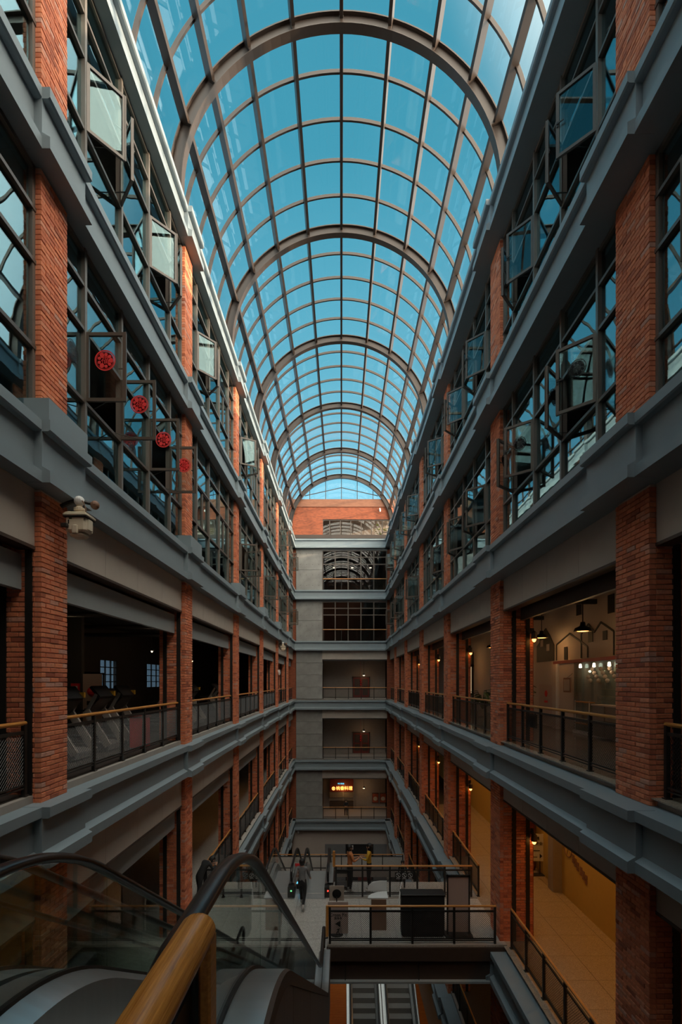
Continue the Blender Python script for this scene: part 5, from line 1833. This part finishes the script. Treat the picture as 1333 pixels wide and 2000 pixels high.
LEAN = dict(spine=(0, .10, 1.09), chest=(0, .24, 1.22), neck=(0, .36, 1.27), chin=(0, .43, 1.28), skull=(0, .49, 1.31), crown=(0, .53, 1.36), nose=(0, .57, 1.22),
            lsh=(-.17, .28, 1.26), rsh=(.17, .28, 1.26), lel=(-.22, .36, 1.08), rel=(.22, .36, 1.08), lwr=(-.10, .56, 1.15), rwr=(.10, .56, 1.15), lpa=(-.04, .62, 1.155), rpa=(.04, .62, 1.155),
            lkn=(-.10, .05, .49), rkn=(.10, -.08, .50), ran=(.10, -.22, .10), rto=(.11, -.06, .035))
ATRAIL = dict(lel=(-.24, .12, 1.14), rel=(.24, .12, 1.14), lwr=(-.10, .30, 1.13), rwr=(.10, .30, 1.13), lpa=(-.04, .34, 1.13), rpa=(.04, .34, 1.13), chin=(0, .03, 1.53), nose=(0, .115, 1.56))
WALK = dict(lkn=(-.09, .20, .53), lan=(-.09, .26, .12), lto=(-.10, .42, .05), rkn=(.09, -.02, .49), ran=(.09, -.30, .14), rto=(.09, -.17, .04), lel=(-.22, -.14, 1.15), lwr=(-.22, -.10, .92), lpa=(-.22, -.07, .85),
            rel=(.22, .08, 1.15), rwr=(.22, .24, 1.0), rpa=(.22, .30, .96))
TALK = dict(lel=(-.23, .06, 1.16), lwr=(-.12, .24, 1.18), lpa=(-.07, .30, 1.2), rel=(.23, .06, 1.16), rwr=(.12, .24, 1.18), rpa=(.07, .30, 1.2))
person((-4.80, 17.30, Z3), math.radians(-42), 'person in black leaning on the railing at the left of the landing', LEAN, 'cloth_black', 'cloth_black', sc=1.05)
person((0.30, 18.25, Z3), math.radians(-70), 'person in an orange top standing behind the far bridge railing', TALK, 'cloth_orange', 'cloth_black')
person((1.0, 18.4, Z3), math.radians(80), 'person in a yellow top standing behind the far bridge railing', TALK, 'cloth_yellow', 'cloth_black', hair_long=True)
person((2.2, 18.4, Z3), math.radians(170), 'small person in dark clothes behind the pictogram plate on the far bridge railing', None, 'cloth_black', 'cloth_black', sc=0.64)
person((-1.30, 16.95, Z3), math.radians(-10), 'person in grey walking across the landing towards the far escalators', WALK, 'cloth_grey', 'cloth_black', sc=0.97)
person((0.45, 50.15, Z4), math.radians(180), 'person in black leaning on the end gallery railing below the glowing sign', ATRAIL, 'cloth_black', 'cloth_black', sc=1.02)

# ------------------------------------------------------------------ surveillance cameras
def cctv_big(x, y, z, s_, label):
    """boxy cream housing hanging from a ball joint on a bracket; z: underside of the band"""
    t = thing('security_camera', (x, y, z - 0.7 * s_), label, 'camera')
    B = lambda a, b, c, d, e, f: (x + a * s_, x + b * s_, y + c * s_, y + d * s_, z + e * s_, z + f * s_)
    MB().cbox(*B(-0.17, 0.17, -0.15, 0.15, -0.50, -0.24), 0.03 * s_).build('housing', 'white_plastic', t)
    MB().cbox(*B(-0.20, 0.20, -0.18, 0.18, -0.245, -0.20), 0.012 * s_).build('lid_rim', 'white_plastic', t)
    MB().cbox(*B(-0.195, 0.195, -0.175, 0.175, -0.262, -0.247), 0.005 * s_).build('gasket', 'black_metal', t)
    MB().cbox(*B(-0.18, 0.18, -0.16, 0.16, -0.20, -0.175), 0.012 * s_).build('lid', 'white_plastic', t)
    MB().cbox(*B(-0.12, 0.12, -0.11, 0.12, -0.58, -0.50), 0.03 * s_).build('lower_housing', 'white_plastic', t)
    MB().cbox(*B(0.13, 0.19, -0.08, 0.10, -0.47, -0.26), 0.02 * s_).build('side_rib', 'white_plastic', t)
    MB().cbox(*B(-0.04, 0.06, -0.19, -0.14, -0.55, -0.40), 0.015 * s_).build('front_rib', 'white_plastic', t)
    MB().lathe([(0.02, -0.18), (0.05, -0.17), (0.05, -0.12), (0.085, -0.11), (0.085, -0.07), (0.045, -0.05), (0.045, 0.02)], (x, y, z), 14).build('stem', 'white_plastic', t)
    MB().sphere((x, y, z + 0.05 * s_), 0.085 * s_, 14, 10).build('ball_joint', 'white', t)
    MB().tube([(x, y, z + 0.06 * s_), (x - 0.18 * s_, y, z + 0.02 * s_), (x - 0.31 * s_, y, z - 0.04 * s_)], 0.04 * s_, 8).build('bracket', 'black_metal', t)
    MB().tube([(x + 0.04 * s_, y - 0.03, z + 0.08 * s_), (x + 0.1 * s_, y - 0.05, z), (x + 0.14 * s_, y - 0.04, z - 0.12 * s_), (x + 0.08 * s_, y - 0.03, z - 0.18 * s_)], 0.008 * s_, 6).build('cable', 'brown_board', t)
    MB().sphere((x + 0.24 * s_, y + 0.05, z + 0.0), 0.075 * s_, 12, 8).build('side_motor', 'brown_board', t)
    MB().tube([(x, y, z + 0.05 * s_), (x + 0.2 * s_, y + 0.05, z + 0.02 * s_)], 0.03 * s_, 8).build('motor_arm', 'black_metal', t)
    MB().cbox(*B(-0.21, -0.10, -0.22, -0.145, -0.45, -0.38), 0.012 * s_).build('latch', 'black_metal', t)
    MB().cbox(*B(-0.12, -0.095, -0.153, -0.149, -0.38, -0.31), 0.002 * s_).build('slot', 'black_metal', t)
    MB().box(*B(-0.10, -0.05, -0.153, -0.149, -0.30, -0.275)).build('maker_plate', 'neon_blue' if False else 'leaf', t)
    return t


cctv_big(-4.24, 8.28, 4.60, 0.95, 'big cream security camera hanging under the band on the first left pier')
cctv_big(-4.26, 37.3, 4.45, 0.95, 'distant cream security camera under the band on the fifth left pier')
for (x, y, z, lab) in ((-4.49, 37.0, 2.3, 'small white dome camera on the fifth left pier at the gym storey'), (3.75, EW + 0.02, 18.3, 'tiny white dome camera on the brick gable'),
                       (-4.15, 49.52, -12.9, 'tiny white camera in the far left corner under the lowest band')):
    t = thing('security_camera', (x, y, z), lab, 'camera')
    MB().box(x - (0.11 if y < 40 else 0.06), x + 0.06, y - 0.05, y + (0.05 if y < 40 else 0.28), z + 0.12, z + 0.24).build('bracket', 'white', t)
    MB().lathe([(0.02, -0.14), (0.07, -0.10), (0.09, 0.0), (0.09, 0.10), (0.03, 0.13)], (x, y - 0.02, z), 12).build('dome', 'white', t)
    MB().sphere((x, y - 0.02, z - 0.08), 0.06, 10, 6).build('lens', 'black_metal', t)

# lower end of the atrium: pale wall with the dark shop entrance
MB().box(-4.8, 4.8, EW + 0.05, EW + 0.3, BASE, BANDS[5][1]).build('wall_end', 'plaster_pale', kind='structure', label='pale plaster wall at the far end below the lowest band', cat='wall')
sh = bpy.data.objects[[o.name for o in bpy.data.objects if o.get('label', '').startswith('dark shop entrance')][0]]
MB().box(-1.6, 4.4, EW - 0.06, EW + 0.0, BASE, -14.1).build('violet_panel', 'violet_panel' if 'violet_panel' in MATS else 'cloth_grey', sh)
MB().box(0.4, 3.1, EW - 0.09, EW - 0.06, BASE, -14.1).build('dark_entrance', 'cloth_black', sh)
MB().box(1.6, 2.9, EW - 0.11, EW - 0.09, BASE, -15.2).build('inner_door', 'dark_red', sh)
MB().box(0.95, 1.15, EW - 0.11, EW - 0.09, -14.6, -14.2).build('small_notice', 'white', sh)
